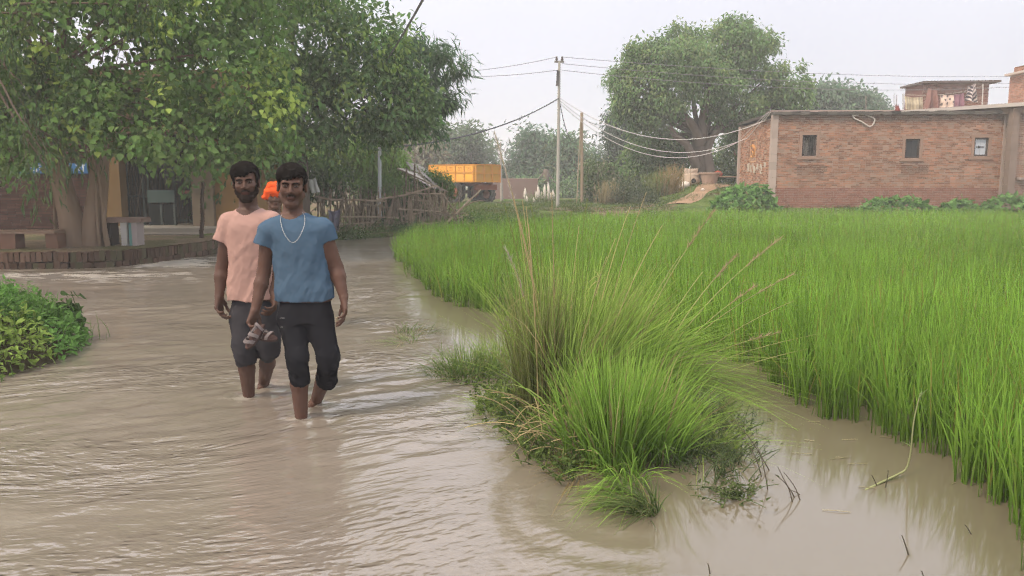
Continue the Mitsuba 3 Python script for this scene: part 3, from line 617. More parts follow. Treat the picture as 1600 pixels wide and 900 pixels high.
part(tr, 'load', MB().add(*sheet(14, 10, lambda u, v: np.stack([*(np.array([tc[0], tc[1]])[:, None] + np.outer(tx[:2], (u - .5) * (TL - .1)) + np.outer(ty[:2], (v - .5) * (TW - .1))), tz + Z1 - 0.03 + 0.12 * meshkit.fbm(np.stack([u * 6, v * 5, 0 * u], -1), 3, 3)], -1)), (0.14, 0.09, 0.06)), None, smooth=True)
def wheel(parent, c, axis_a, R=0.62, w=0.42, n_tread=22):
    k = numbered(parent + '__wheel')
    pr = [[R * .55, -w / 2], [R * .9, -w / 2], [R, -w * .36], [R, w * .36], [R * .9, w / 2], [R * .55, w / 2], [R * .55, -w / 2]]
    v, f = lathe(pr, 28); M = rot('z', axis_a) @ rot('x', math.pi / 2)
    put(k, (v @ M.T + c, f), (0.050, 0.044, 0.040))
    v, f = lathe([[0, -w * .25], [R * .2, -w * .28], [R * .24, -w * .15], [R * .5, -w * .18], [R * .56, -w * .4], [R * .56, w * .4], [R * .5, w * .18], [R * .2, w * .2], [0, w * .25]], 20)
    put(numbered(k + '__rim'), (v @ M.T + c, f), (0.30, 0.10, 0.07))
    td = MB()
    for q_ in range(n_tread):
        a = q_ * 2 * math.pi / n_tread
        b = MB().box((0, 0, 0), (0.05, w * .9, 0.07), (0.05, 0.045, 0.04)); vv, ff = b.vf()
        vv = (vv @ rot('z', 0.25 * (-1) ** q_).T + np.array([0, 0, R])) @ rot('y', a).T
        td.add(vv @ rot('z', axis_a).T + c, ff, (0.055, 0.05, 0.045))
    put(numbered(k + '__tread'), td, None)
for a_ in (0.15,):
    for s in (-1, 1): wheel(tr, tp(a_, s * (TW / 2 - 0.15), 0.6), ta)
wheel(tr, tp(TL / 2 - 0.45, TW * 0.28, 0.45), ta, 0.45, 0.3)

# low brick wall remains behind the trailer
lw = thing('low_wall', 'low weathered brick wall behind the trailer', 'wall')
q0 = P(770, 316, Y=56); part(lw, 'wall_body', MB().box((q0[0] + 1.4, 56.4, 0.8), (3.6, 0.25, 1.9), (0.23, 0.15, 0.13), jit=0.03), None, var=0.3)

# ------------------------------------------------------------------ stick fence and the shed
fe = thing('stick_fence', 'rough fence of crooked sticks and branches woven along the grassy bank', 'fence')
def fence_xy(t):                                                          # along the bank
    p0, p1, p2 = np.array([-5.3, 21.4]), np.array([-3.4, 22.4]), np.array([-1.45, 23.3])
    return (1 - t) ** 2 * p0 + 2 * t * (1 - t) * p1 + t * t * p2
sr = np.random.default_rng(12)
for q_ in range(150):
    t = (q_ + sr.uniform(-.5, .5)) / 150; x, y = fence_xy(np.clip(t, 0, 1)); z = float(land(x, y))
    h = sr.uniform(0.70, 1.25) * (1.25 if sr.random() < .12 else 1); tl = sr.normal(0, .14, 2)
    p = np.array([[x, y, z - .08], [x + tl[0] * .4, y + tl[1] * .3, z + h * .5], [x + tl[0], y + tl[1] * .6, z + h]]) + sr.normal(0, .02, (3, 3))
    r_ = sr.uniform(0.013, 0.026)
    part(fe, 'stick', tube(bez(*p, 5), [r_, r_ * .95, r_ * .9, r_ * .8, r_ * .6], 5), np.array([0.31, 0.24, 0.175]) * sr.uniform(0.5, 1.25))
for (t0, z0, t1_, z1_, r_, sgn) in [(a, b * 1.22, c, d * 1.22, e * 1.3, f) for a, b, c, d, e, f in ((0, .80, .45, .66, .028, 1), (.4, .68, .82, 1.0, .026, 1), (.05, .42, .55, .28, .022, 1), (.5, .22, 1.0, .62, .022, -1), (.3, .62, .5, .48, .018, 1), (.1, .2, .62, .16, .018, -1), (.6, .85, 1.0, .8, .022, 1), (.55, .5, .95, .35, .02, 1), (.62, .7, .9, .55, .018, -1), (0, .3, .3, .45, .018, -1), (.7, .12, 1.0, .2, .02, 1))]:
    tt = np.linspace(t0, t1_, 12); pp = np.array([[*fence_xy(t), 0] for t in tt])
    pp[:, 2] = [float(land(a, b)) for a, b in pp[:, :2]] + np.linspace(z0, z1_, 12); pp[:, 1] -= 0.03 * sgn + .02
    part(fe, 'rail', tube(wobble(pp, .06, 1.1, int(t0 * 90 + z0 * 50)), np.linspace(r_, r_ * .6, 12), 6), np.array([0.38, 0.30, 0.22]) * sr.uniform(0.75, 1.2), smooth=True)
for q_ in range(26):                                                      # the tangle of brushwood at its right end
    t = sr.uniform(.74, 1.03); x, y = fence_xy(t); z = float(land(x, y)); a = sr.uniform(-1, 1); L_ = sr.uniform(.4, 1.1)
    p0_ = np.array([x, y - sr.uniform(-.1, .5), z + sr.uniform(0, .5)]); d_ = unit(np.array([math.cos(a * 2.5), -.15, abs(math.sin(a * 1.7)) * .8]))
    part(fe, 'branch', tube(wobble(bez(p0_, p0_ + d_ * L_ * .5 + sr.normal(0, .08, 3), p0_ + d_ * L_, 7), .05, 2.0, q_), np.linspace(.017, .006, 7), 5), np.array([0.29, 0.225, 0.165]) * sr.uniform(0.6, 1.25))
log = tube(wobble(bez(P(690, 357, Y=22.6), P(712, 335, Y=22.8), P(751, 296, Y=23.6), 14), .04, 1.5, 4), np.linspace(.045, .02, 14), 7)
single('fallen_branch', 'bare forked branch leaning from the fence end up towards the trailer', 'branch', MB().add(*log, (0.30, 0.23, 0.16)).tube(bez(P(728, 322, Y=23.1), P(740, 312, Y=23.2), P(757, 314, Y=23.3), 8), np.linspace(.02, .008, 8), (0.28, 0.21, 0.15)), None, 'matte', True)

sh = thing('shed', 'collapsing lean-to with grey corrugated roof sheets and leafy creeper behind the fence', 'shed')
def roof_sheet(px4, Y4, c, seed):
    A, B, C, D = (P(*a, Y=y) for a, y in zip(px4, Y4))
    def fn(u, v):
        p = (A * (1 - u)[:, None] + B * u[:, None]) * (1 - v)[:, None] + (D * (1 - u)[:, None] + C * u[:, None]) * v[:, None]
        p[:, 2] += 0.018 * np.sin(v * 60) + 0.05 * (meshkit.fbm(np.stack([u * 2, v * 2, 0 * u], -1), 2, seed) - .5); return p
    p, f = sheet(12, 60, fn); return MB().add(np.vstack([p, p - [0, 0, .008]]), np.vstack([f, f[:, ::-1] + len(p)]), c)
for q_, (px4, Y4, c) in enumerate(((((634, 252), (657, 257), (678, 276), (642, 264)), (23.9, 24.9, 24.9, 23.9), (.36, .34, .31)), (((622, 262), (640, 264), (692, 293), (678, 294)), (23.4, 24.2, 24.3, 23.4), (.45, .42, .39)), (((655, 268), (668, 270), (700, 296), (690, 299)), (23.9, 24.6, 24.6, 23.8), (.33, .31, .29)))):
    part(sh, 'roof_sheet', roof_sheet(px4, Y4, c, q_), None, smooth=True, var=.3)
for px, y0, y1, Y in ((632, 325, 262, 23.3), (648, 345, 256, 23.3), (662, 330, 268, 24.6), (677, 345, 285, 23.5), (697, 340, 290, 24.0), (640, 330, 262, 25.2)):
    a, b = P(px, y0, Y=Y), P(px + sr.uniform(-4, 4), y1, Y=Y); a[2] = float(land(a[0], a[1])) - .05
    part(sh, 'post', tube(wobble(bez(a, (a + b) / 2, b, 6), .03, 2, px), .028, 6), np.array([.23, .18, .13]) * sr.uniform(.7, 1.1))
part(sh, 'beam', tube([P(620, 263, Y=23.35), P(700, 300, Y=23.35)], .026, 6), (.27, .22, .17)); part(sh, 'beam', tube([P(652, 262, Y=23.3), P(672, 294, Y=23.3)], .02, 6), (.3, .25, .2))
th = [P(690 + sr.normal(0, 11), 312 + sr.normal(0, 9), Y=23.6 + sr.uniform(-.2, .6)) for _ in range(220)]
tb = blades(np.array(th), sr.uniform(.1, .3, 220), sr.normal(0, .25, (220, 2)), np.full(220, .02), (.17, .13, .09), (.24, .19, .13), 3)
part(sh, 'thatch', MB().add(*tb), None, stuff=True)

# ------------------------------------------------------------------ yard furniture, trough, tub
def bench(label, tabs, legs, col_top, top_c):
    k = thing('bench', label, 'bench')
    part(k, 'seat', MB().box(top_c, tabs, col_top, .03, jit=.006), None, var=.2)
    for c, s, co, lb in legs: part(k, 'leg', MB().box(c, s, co, .03, jit=.005), None, var=.15, label=lb)
b0, b1 = P(-40, 358, Y=13.9), P(92, 355, Y=13.9)
bench('long low bench with a worn wooden top on brick legs left of the big tree', (b1[0] - b0[0], .34, .055), [((P(16, 370, Y=13.85)[0], 13.9, PZ + .13), (.26, .3, .27), (.21, .12, .085), None), ((P(84, 370, Y=13.9)[0], 13.95, PZ + .13), (.2, .3, .27), (.20, .115, .08), None)], (.25, .17, .125), ((b0[0] + b1[0]) / 2, 13.9, PZ + .295))
b0, b1 = P(163, 342, Y=14.6), P(228, 342, Y=14.6); zt = P(195, 341, Y=14.6)[2]
lg = []
for px, w, co, lb in ((175, .10, (.05, .042, .036), 'dark leg'), (199, .11, (.46, .44, .41), 'whitewashed leg'), (208, .09, (.16, .33, .30), 'faded teal leg'), (215.5, .10, (.37, .32, .31), 'pale grey leg')):
    lg.append(((P(px, 360, Y=14.6)[0], 14.6 + (.05 if w < .1 else 0), (PZ + zt) / 2 - .02), (w, .30, zt - PZ - .03), co, lb))
bench('short bench with thick brown slab on white and teal legs right of the big tree', (b1[0] - b0[0], .42, .09), lg, (.20, .14, .115), ((b0[0] + b1[0]) / 2, 14.6, zt - .03))
ps = P(316, 376, Y=16.6); ps2 = P(317, 284, Y=16.6)
single('wooden_post', 'thin knotty wooden post standing in the yard before the orange wall', 'post', tube(wobble([ps + (ps2 - ps) * s for s in np.linspace(-.05, 1, 12)], .03, 3, 9), np.linspace(.045, .035, 12), 7), (.085, .06, .045), 'matte', True, .2)
single('rope', 'slack rope hanging from the tree before the dark gate', 'rope', tube(bez(P(213, 345, Y=15.3), P(216, 300, Y=15.3), P(224, 268, Y=15.3), 12), .011, 5), (.16, .13, .10), 'matte', True)
MT = np.array([9.8, 41.2])
def at_ground(px, Y, dz=0.0):
    x = P(px, 300, Y=Y)[0]; return np.array([x, Y, float(land(x, Y)) + dz])
c0 = at_ground(1079, 40.0)
tg = thing('clay_stove', 'pale clay stove with a round fire hole beside the mound tree', 'stove')
part(tg, 'body', (lambda vf: (vf[0] + c0, vf[1]))(lathe([[0, -.05], [.44, -.05], [.46, .25], [.40, .42], [.44, .50], [.36, .55], [.22, .55], [.2, .5], [0, .5]], 18)), (.55, .43, .33), smooth=True, var=.2)
part(tg, 'fire_hole', (lambda vf: (vf[0] @ rot('x', math.pi / 2).T + c0 + [.03, -.41, .19], vf[1]))(lathe([[0, .06], [.12, .06], [.12, .0], [0, 0]], 12)), (.03, .025, .02))
part(tg, 'upper_block', MB().box(c0 + [-.02, 0, .66], (.55, .5, .2), (.60, .48, .38), .2, jit=.03), None, var=.2)
c0 = at_ground(1108, 39.6)
single('feeding_tub', 'round flaring clay tub standing before the trunk of the mound tree', 'tub', (lambda vf: (vf[0] + c0, vf[1]))(lathe([[0, -.05], [.34, -.05], [.40, .2], [.47, .46], [.53, .50], [.53, .56], [.46, .56], [.40, .3], [0, .25]], 22)), (.46, .33, .26), 'matte', False, .2)
c0 = at_ground(1134, 40.0)
cot = thing('wooden_cot', 'rough wooden cot frame with red bundle beside the brick house corner', 'cot')
for q_, (dx, dy) in enumerate(((-.55, 0), (.75, 0), (-.55, .8), (.75, .8))): part(cot, 'leg', MB().tube([c0 + [dx, dy, -.1], c0 + [dx, dy, .42]], .04, (.25, .17, .12)), None)
for dy in (0, .8): part(cot, 'side_rail', MB().tube([c0 + [-.6, dy, .36], c0 + [.85, dy, .36]], .035, (.33, .23, .16)), None)
part(cot, 'webbing', MB().box(c0 + [.1, .4, .36], (1.3, .78, .02), (.4, .31, .22)), None)
single('red_bundle', 'small red and brown bundle of cloth lying on the cot end nearest the tub', 'bundle', (lambda m: (m.vertices * [.24, .2, .17] * (1 + .3 * (meshkit.fbm(m.vertices * 2, 3, 4)[:, None] - .5)) + c0 + [-.35, .3, .5], m.faces))(trimesh.creation.icosphere(3)), (.34, .09, .06), 'matte', True, .3)
for q_, (px, Y, s) in enumerate(((1064, 39.2, .2), (1070, 39.4, .26), (1098, 37.5, .09))):
    c0 = at_ground(px, Y, .06)
    single('stone', ('small white stone left of the clay stove', 'larger white stone touching the clay stove', 'lone white pebble on the grass slope below the tub')[q_], 'stone', (lambda m: (m.vertices * [s, s, s * .8] * (1 + .5 * (meshkit.fbm(m.vertices * 1.5, 3, q_)[:, None] - .5)) + c0, m.faces))(trimesh.creation.icosphere(2)), (.66, .6, .52), 'matte', True, .15)

# ------------------------------------------------------------------ the building behind the big tree
bl = thing('village_building', 'dim building behind the big tree with an ochre pillared porch and dark grille gate', 'building')
BY = 19.6
def bx(px): return P(px, 300, Y=BY)[0]
def bz(py): return P(200, py, Y=BY)[2]
FZ = bz(353)
part(bl, 'floor_slab', MB().box(((bx(160) + bx(420)) / 2, BY - .1, FZ - .12), (bx(420) - bx(160), 2.0, .24), (.26, .235, .2)), None, var=.25)
part(bl, 'step', MB().box(((bx(180) + bx(350)) / 2, BY - 1.25, FZ - .2), (bx(350) - bx(180), .5, .2), (.24, .21, .18)), None, var=.25)
och = (.20, .13, .062)
for a, b, nm, c in ((161, 190, 'pillar', och), (300, 334, 'pillar', (.27, .21, .15)), (334, 430, 'ochre_wall', (.34, .20, .085))):
    part(bl, nm, MB().box(((bx(a) + bx(b)) / 2, BY + .2 + (.1 if nm != 'pillar' else 0), FZ + 1.8), (bx(b) - bx(a) - .01, .5, 3.6), c), None, var=.22)
part(bl, 'lintel', MB().box(((bx(161) + bx(430)) / 2, BY + .12, FZ + 3.0), (bx(430) - bx(161), .62, 1.5), (.20, .145, .085)), None, var=.2)
part(bl, 'porch_room', MB().box(((bx(180) + bx(310)) / 2, BY + 3.2, FZ + 1.5), (4, .1, 3.2), (.10, .085, .07)).box((bx(186), BY + 1.8, FZ + 1.5), (.1, 2.9, 3.2), (.12, .1, .08)).box((bx(306), BY + 1.8, FZ + 1.5), (.1, 2.9, 3.2), (.12, .1, .08)).box(((bx(180) + bx(310)) / 2, BY + 1.9, FZ + 2.95), (3.5, 3.0, .1), (.12, .1, .08)), None)
gt = numbered(bl + '__grille_gate'); gc = (.06, .072, .07)
g = MB()
for px in (192, 216, 224, 265, 298): g.box((bx(px), BY + .28, FZ + 1.1), (.035, .03, 2.2), gc)
for py in (307, 345): g.box(((bx(192) + bx(298)) / 2, BY + .285, bz(py)), (bx(298) - bx(192), .03, .03), gc)
for q_ in range(22): g.box((bx(192) + (q_ + .5) * (bx(298) - bx(192)) / 22, BY + .3, FZ + 1.1), (.012, .012, 2.15), (.055, .065, .065))
put(gt, g, None, 'matte'); labels[gt] = {'label': 'dark barred grille gate'}
put(numbered(gt + '__panel'), MB().box(((bx(222) + bx(265)) / 2, BY + .262, (bz(297) + bz(317)) / 2), (bx(265) - bx(222), .02, bz(297) - bz(317)), (.085, .120, .115)), None, 'matte', var=.2)
for a, b in ((224, 243), (246, 264)): put(numbered(gt + '__door_leaf'), MB().box(((bx(a) + bx(b)) / 2, BY + .27, (FZ + bz(319)) / 2), (bx(b) - bx(a), .02, bz(319) - FZ - .02), (.022, .027, .027)).box((bx(b), BY + .262, (FZ + bz(319)) / 2), (.05, .03, bz(319) - FZ - .02), (.085, .10, .095)), None, 'matte')
put(numbered(gt + '__notice'), MB().box((bx(287), BY + .255, bz(300)), (.28, .01, .07), (.30, .12, .11)), None)
bw = thing('brick_annex', 'dark red brick wall with a blue painted sign band left of the ochre porch', 'wall')
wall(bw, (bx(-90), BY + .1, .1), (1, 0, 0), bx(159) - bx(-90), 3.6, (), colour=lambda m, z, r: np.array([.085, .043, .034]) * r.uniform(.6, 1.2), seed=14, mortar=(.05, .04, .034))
sg = numbered(bw + '__sign_band'); sz0, sz1 = bz(271), bz(255)
put(sg, MB().box(((bx(-60) + bx(138)) / 2, BY + .06, (sz0 + sz1) / 2), (bx(138) - bx(-60), .03, sz1 - sz0), (.07, .17, .36)), None); labels[sg] = {'label': 'blue sign band with white painted lettering'}
wl = MB()                                                                 # white strokes of the lettering, as far as the leaves let them be seen
zz = lambda f: sz0 + (sz1 - sz0) * f
for px0 in (-50, -26, 2, 18, 33, 47, 60, 78, 96, 120):
    X0 = bx(px0); s_ = .11
    wl.box((X0 + s_, BY + .042, zz(.82)), (s_ * 2.1, .008, .022), (.78, .8, .82)); wl.box((X0 + 1.6 * s_, BY + .042, zz(.47)), (.028, .008, (sz1 - sz0) * .62), (.78, .8, .82))
    wl.tube([[X0 + .02, BY + .042, zz(.62)], [X0 + .1, BY + .042, zz(.55)], [X0 + .03, BY + .042, zz(.38)], [X0 + .12, BY + .042, zz(.25)]], .012, (.78, .8, .82), 5)
put(numbered(sg + '__lettering'), wl, None)
# ------------------------------------------------------------------ people: distance fields turned into continuous meshes
TILT = rot('z', .5) @ rot('y', .35) @ rot('x', .3)
class Field:
    def __init__(s, lo, hi, h):
        s.lo, s.h = np.asarray(lo, float), h
        n = np.ceil((np.asarray(hi) - s.lo) / h).astype(int) + 1
        s.F = np.full(n, 1.0, np.float32); s.ax = [s.lo[k] + h * np.arange(n[k]) for k in range(3)]
    def sub(s, lo, hi):
        sl = tuple(slice(max(0, int((a - o) / s.h)), max(0, int((b - o) / s.h) + 2)) for a, b, o in zip(lo, hi, s.lo))
        X, Y, Z = (s.ax[k][sl[k]] for k in range(3))
        return sl, X[:, None, None], Y[None, :, None], Z[None, None, :]
    def mix(s, fn, lo, hi, k=0.02, mode='add'):
        m = 0.03 + k
        sl, X, Y, Z = s.sub(np.asarray(lo) - m, np.asarray(hi) + m)
        if X.size == 0 or Y.size == 0 or Z.size == 0: return s
        d = np.broadcast_to(fn(X, Y, Z), s.F[sl].shape); a = s.F[sl]
        if mode == 'add': h = np.clip(.5 + .5 * (d - a) / k, 0, 1); s.F[sl] = d * (1 - h) + a * h - k * h * (1 - h)
        else: h = np.clip(.5 - .5 * (-d - a) / k, 0, 1); s.F[sl] = -d * (1 - h) + a * h + k * h * (1 - h)
        return s
    def cone(s, a, b, ra, rb, k=0.02, mode='add', sc=(1, 1, 1)):
        a, b = np.asarray(a, float), np.asarray(b, float); sc = np.asarray(sc, float)
        R = max(ra, rb) * max(1, *(1 / sc))
        def fn(X, Y, Z):
            px, py, pz = (X - a[0]) * sc[0], (Y - a[1]) * sc[1], (Z - a[2]) * sc[2]
            d = (b - a) * sc; dd = d @ d + 1e-12
            t = np.clip((px * d[0] + py * d[1] + pz * d[2]) / dd, 0, 1)
            return np.sqrt((px - t * d[0]) ** 2 + (py - t * d[1]) ** 2 + (pz - t * d[2]) ** 2) - (ra + (rb - ra) * t)
        return s.mix(fn, np.minimum(a, b) - R, np.maximum(a, b) + R, k, mode)
    def cuff(s, a, b, ra, rb, k=0.02, over=0.0):
        """A tapered sleeve or trouser leg that ends flat at b."""
        a, b = np.asarray(a, float), np.asarray(b, float); u = unit(b - a); e = b + u * .03; rc = rb + (rb - ra) / (np.linalg.norm(b - a)) * .03
        def fn(X, Y, Z):
            px, py, pz = X - a[0], Y - a[1], Z - a[2]; d = e - a; dd = d @ d
            t = np.clip((px * d[0] + py * d[1] + pz * d[2]) / dd, 0, 1)
            r = np.sqrt((px - t * d[0]) ** 2 + (py - t * d[1]) ** 2 + (pz - t * d[2]) ** 2) - (ra + (rc - ra) * t)
            return np.maximum(r, (X - b[0]) * u[0] + (Y - b[1]) * u[1] + (Z - b[2]) * u[2])
        R = max(ra, rb); return s.mix(fn, np.minimum(a, b) - R, np.maximum(a, b) + R, k)
    def ell(s, c, r, k=0.02, mode='add', M=None):
        c, r = np.asarray(c, float), np.asarray(r, float)
        def fn(X, Y, Z):
            px, py, pz = X - c[0], Y - c[1], Z - c[2]
            if M is not None: px, py, pz = (M[0, q] * px + M[1, q] * py + M[2, q] * pz for q in range(3))
            k0 = np.sqrt((px / r[0]) ** 2 + (py / r[1]) ** 2 + (pz / r[2]) ** 2); k1 = np.sqrt((px / r[0] ** 2) ** 2 + (py / r[1] ** 2) ** 2 + (pz / r[2] ** 2) ** 2) + 1e-6
            return k0 * (k0 - 1) / k1
        R = r.max(); return s.mix(fn, c - R, c + R, k, mode)
    def stack(s, rows, k=0.02, e=2.3):
        """rows (z, cx, cy, half width, half depth), rising: a torso."""
        q = np.array(sorted(rows)); f = PchipInterpolator(q[:, 0], q[:, 1:])
        def fn(X, Y, Z):
            z = np.clip(Z.ravel(), q[0, 0], q[-1, 0]); v = f(z); cx, cy, a, b = (v[:, i][None, None] for i in range(4))
            d = ((np.abs((X - cx) / a) ** e + np.abs((Y - cy) / b) ** e) ** (1 / e) - 1) * np.minimum(a, b)
            return np.maximum(d, np.maximum(Z - q[-1, 0], q[0, 0] - Z))
        return s.mix(fn, [(q[:, 1] - q[:, 3]).min(), (q[:, 2] - q[:, 4]).min(), q[0, 0]], [(q[:, 1] + q[:, 3]).max(), (q[:, 2] + q[:, 4]).max(), q[-1, 0]], k)
    def noise(s, amp, fr, seed=0, band=0.03):
        near = np.abs(s.F) < band; i = np.nonzero(near)
        p = np.stack([s.ax[k][i[k]] for k in range(3)], -1)
        s.F[near] += (amp(p) if callable(amp) else amp) * 2 * (meshkit.fbm((p @ TILT) * np.asarray(fr), 3, seed) - .5); return s
    def limit(s, fn):
        """Keep only where fn(X, Y, Z) < 0."""
        X, Y, Z = s.ax[0][:, None, None], s.ax[1][None, :, None], s.ax[2][None, None, :]
        s.F = np.maximum(s.F, fn(X, Y, Z).astype(np.float32)); return s
    def mesh(s, smooth=3):
        F, h = s.F, s.h; I = F < 0; n = np.array(F.shape)
        cnt = np.zeros(n - 1, np.uint8)
        cor = [(a, b, c) for a in (0, 1) for b in (0, 1) for c in (0, 1)]
        for a, b, c in cor: cnt += I[a:n[0] - 1 + a, b:n[1] - 1 + b, c:n[2] - 1 + c]
        cell = np.nonzero((cnt > 0) & (cnt < 8)); m = len(cell[0]); ids = np.full(n - 1, -1, np.int64); ids[cell] = np.arange(m)
        acc, w = np.zeros((m, 3)), np.zeros(m); base = np.stack(cell, -1)
        val = {q: F[base[:, 0] + q[0], base[:, 1] + q[1], base[:, 2] + q[2]] for q in cor}
        for q in cor:
            for ax in range(3):
                if q[ax]: continue
                q2 = tuple(1 if i == ax else q[i] for i in range(3)); va, vb = val[q], val[q2]
                x = (va < 0) != (vb < 0); t = np.where(x, va / np.where(x, va - vb, 1), 0)
                p = np.tile(np.array(q, float), (m, 1)); p[:, ax] += t
                acc += p * x[:, None]; w += x
        v = (base + acc / w[:, None]) * h + s.lo; faces = []
        for ax in range(3):
            o1, o2 = [k for k in range(3) if k != ax]
            sl0 = [slice(None)] * 3; sl1 = [slice(None)] * 3; sl0[ax] = slice(0, n[ax] - 1); sl1[ax] = slice(1, n[ax])
            A, B = I[tuple(sl0)], I[tuple(sl1)]; e = np.stack(np.nonzero(A != B), -1)
            e = e[(e[:, o1] > 0) & (e[:, o2] > 0) & (e[:, o1] < n[o1] - 1) & (e[:, o2] < n[o2] - 1)]
            fl = A[tuple(e.T)]
            def idx(d1, d2):
                k = e.copy(); k[:, o1] -= d1; k[:, o2] -= d2; return ids[tuple(k.T)]
            q = np.stack([idx(1, 1), idx(0, 1), idx(0, 0), idx(1, 0)], -1)
            if ax == 1: fl = ~fl
            q = np.where(fl[:, None], q, q[:, ::-1]); faces.append(q)
        q = np.vstack(faces); f = np.vstack([q[:, [0, 1, 2]], q[:, [0, 2, 3]]])
        f = f[(f >= 0).all(1)]
        e = np.vstack([f[:, [0, 1]], f[:, [1, 2]], f[:, [2, 0]]]); e = np.unique(np.sort(e, 1), axis=0); nv = len(v)
        A = sparse.coo_matrix((np.ones(2 * len(e)), (np.r_[e[:, 0], e[:, 1]], np.r_[e[:, 1], e[:, 0]])), shape=(nv, nv)).tocsr(); dg = np.maximum(np.asarray(A.sum(1)).ravel(), 1)[:, None]
        for lam in (.5, -.52) * smooth: v = v + lam * (A @ v / dg - v) * (dg > 1)
        return trimesh.Trimesh(v, f, process=False)

def head_prims(fd, c, R, s=1.0, jaw=1.0):
    """Skull, face and ears in the head's frame (x to the picture's right, -y forward, z up)."""
    W = lambda p: c + R @ (np.asarray(p, float) * s)
    E = lambda p, r, k=.015, mode='add': fd.ell(W(p), np.asarray(r) * s, k, mode, R)
    C = lambda a, b, ra, rb, k=.012, mode='add': fd.cone(W(a), W(b), ra * s, rb * s, k, mode)
    E((0, .012, .035), (.073, .094, .083)); E((0, -.030, -.028), (.056 * jaw, .060, .080), .02)
    for q in (-1, 1):
        C((q * .054 * jaw, .004, -.05), (q * .018, -.062, -.098), .020, .018, .02)
        E((q * .038, -.060, -.022), (.023, .024, .026), .02)
    C((-.010, -.066, -.100), (.010, -.066, -.100), .019, .019, .02)
    C((-.036, -.0765, .024), (.036, -.0765, .024), .0155, .0155, .012)
    C((0, -.083, .016), (0, -.103, -.026), .0075, .0105, .010)
    for q in (-1, 1): E((q * .0125, -.093, -.031), (.0088, .010, .0075), .006)
    for q in (-1, 1): E((q * .031, -.094, .006), (.019, .016, .012), .012, 'cut')
    for q in (-1, 1): E((q * .031, -.0735, .0055), (.0155, .0130, .0115), .004)
    C((-.017, -.0845, -.0590), (.017, -.0845, -.0590), .0052, .0052, .006); C((-.013, -.0840, -.0685), (.013, -.0840, -.0685), .0058, .0058, .006)
    C((-.024, -.0945, -.0640), (.024, -.0945, -.0640), .0022, .0022, .004, 'cut')
    for q in (-1, 1): E((q * .077, .012, -.004), (.011, .020, .031), .008); E((q * .088, .006, -.002), (.008, .010, .018), .006, 'cut')
    return W
def hand(fd, w, d, s_, n_, curl, k=.006):
    w, d, s_, n_ = np.asarray(w, float), unit(d), unit(s_), unit(n_); L = .0
    kn = ((.029, .092), (.0095, .097), (-.0105, .092), (-.029, .082)); ln = ((.043, .025, .021), (.047, .029, .022), (.043, .027, .021), (.034, .021, .019))
    for (o, a), l3, r in zip(kn, ln, (.0090, .0092, .0088, .0080)):
        p = w + s_ * o + d * a
        fd.cone(w + s_ * o * .45 + d * .012, p, .0165, .0125, .014)
        ang = 0.0; q = p
        for l, cu, ra, rb in zip(l3, curl, (r, r * .93, r * .86), (r * .93, r * .86, r * .72)):
            ang += cu * (1 + .12 * (o < 0)); e = d * math.cos(ang) + n_ * math.sin(ang) + s_ * o * .9; e = unit(e)
            fd.cone(q, q + e * l, ra, rb, .004); q = q + e * l
    q = w + d * .018 + s_ * .020; e1 = unit(d * .62 + s_ * .72 + n_ * .22)
    fd.cone(q, q + e1 * .040, .0155, .0120, .012); q = q + e1 * .040
    e2 = unit(d * .92 + s_ * .26 + n_ * .32); fd.cone(q, q + e2 * .032, .0108, .0098, .004); q = q + e2 * .032
    e3 = unit(d * .92 + s_ * .02 + n_ * .45); fd.cone(q, q + e3 * .026, .0095, .0072, .004)

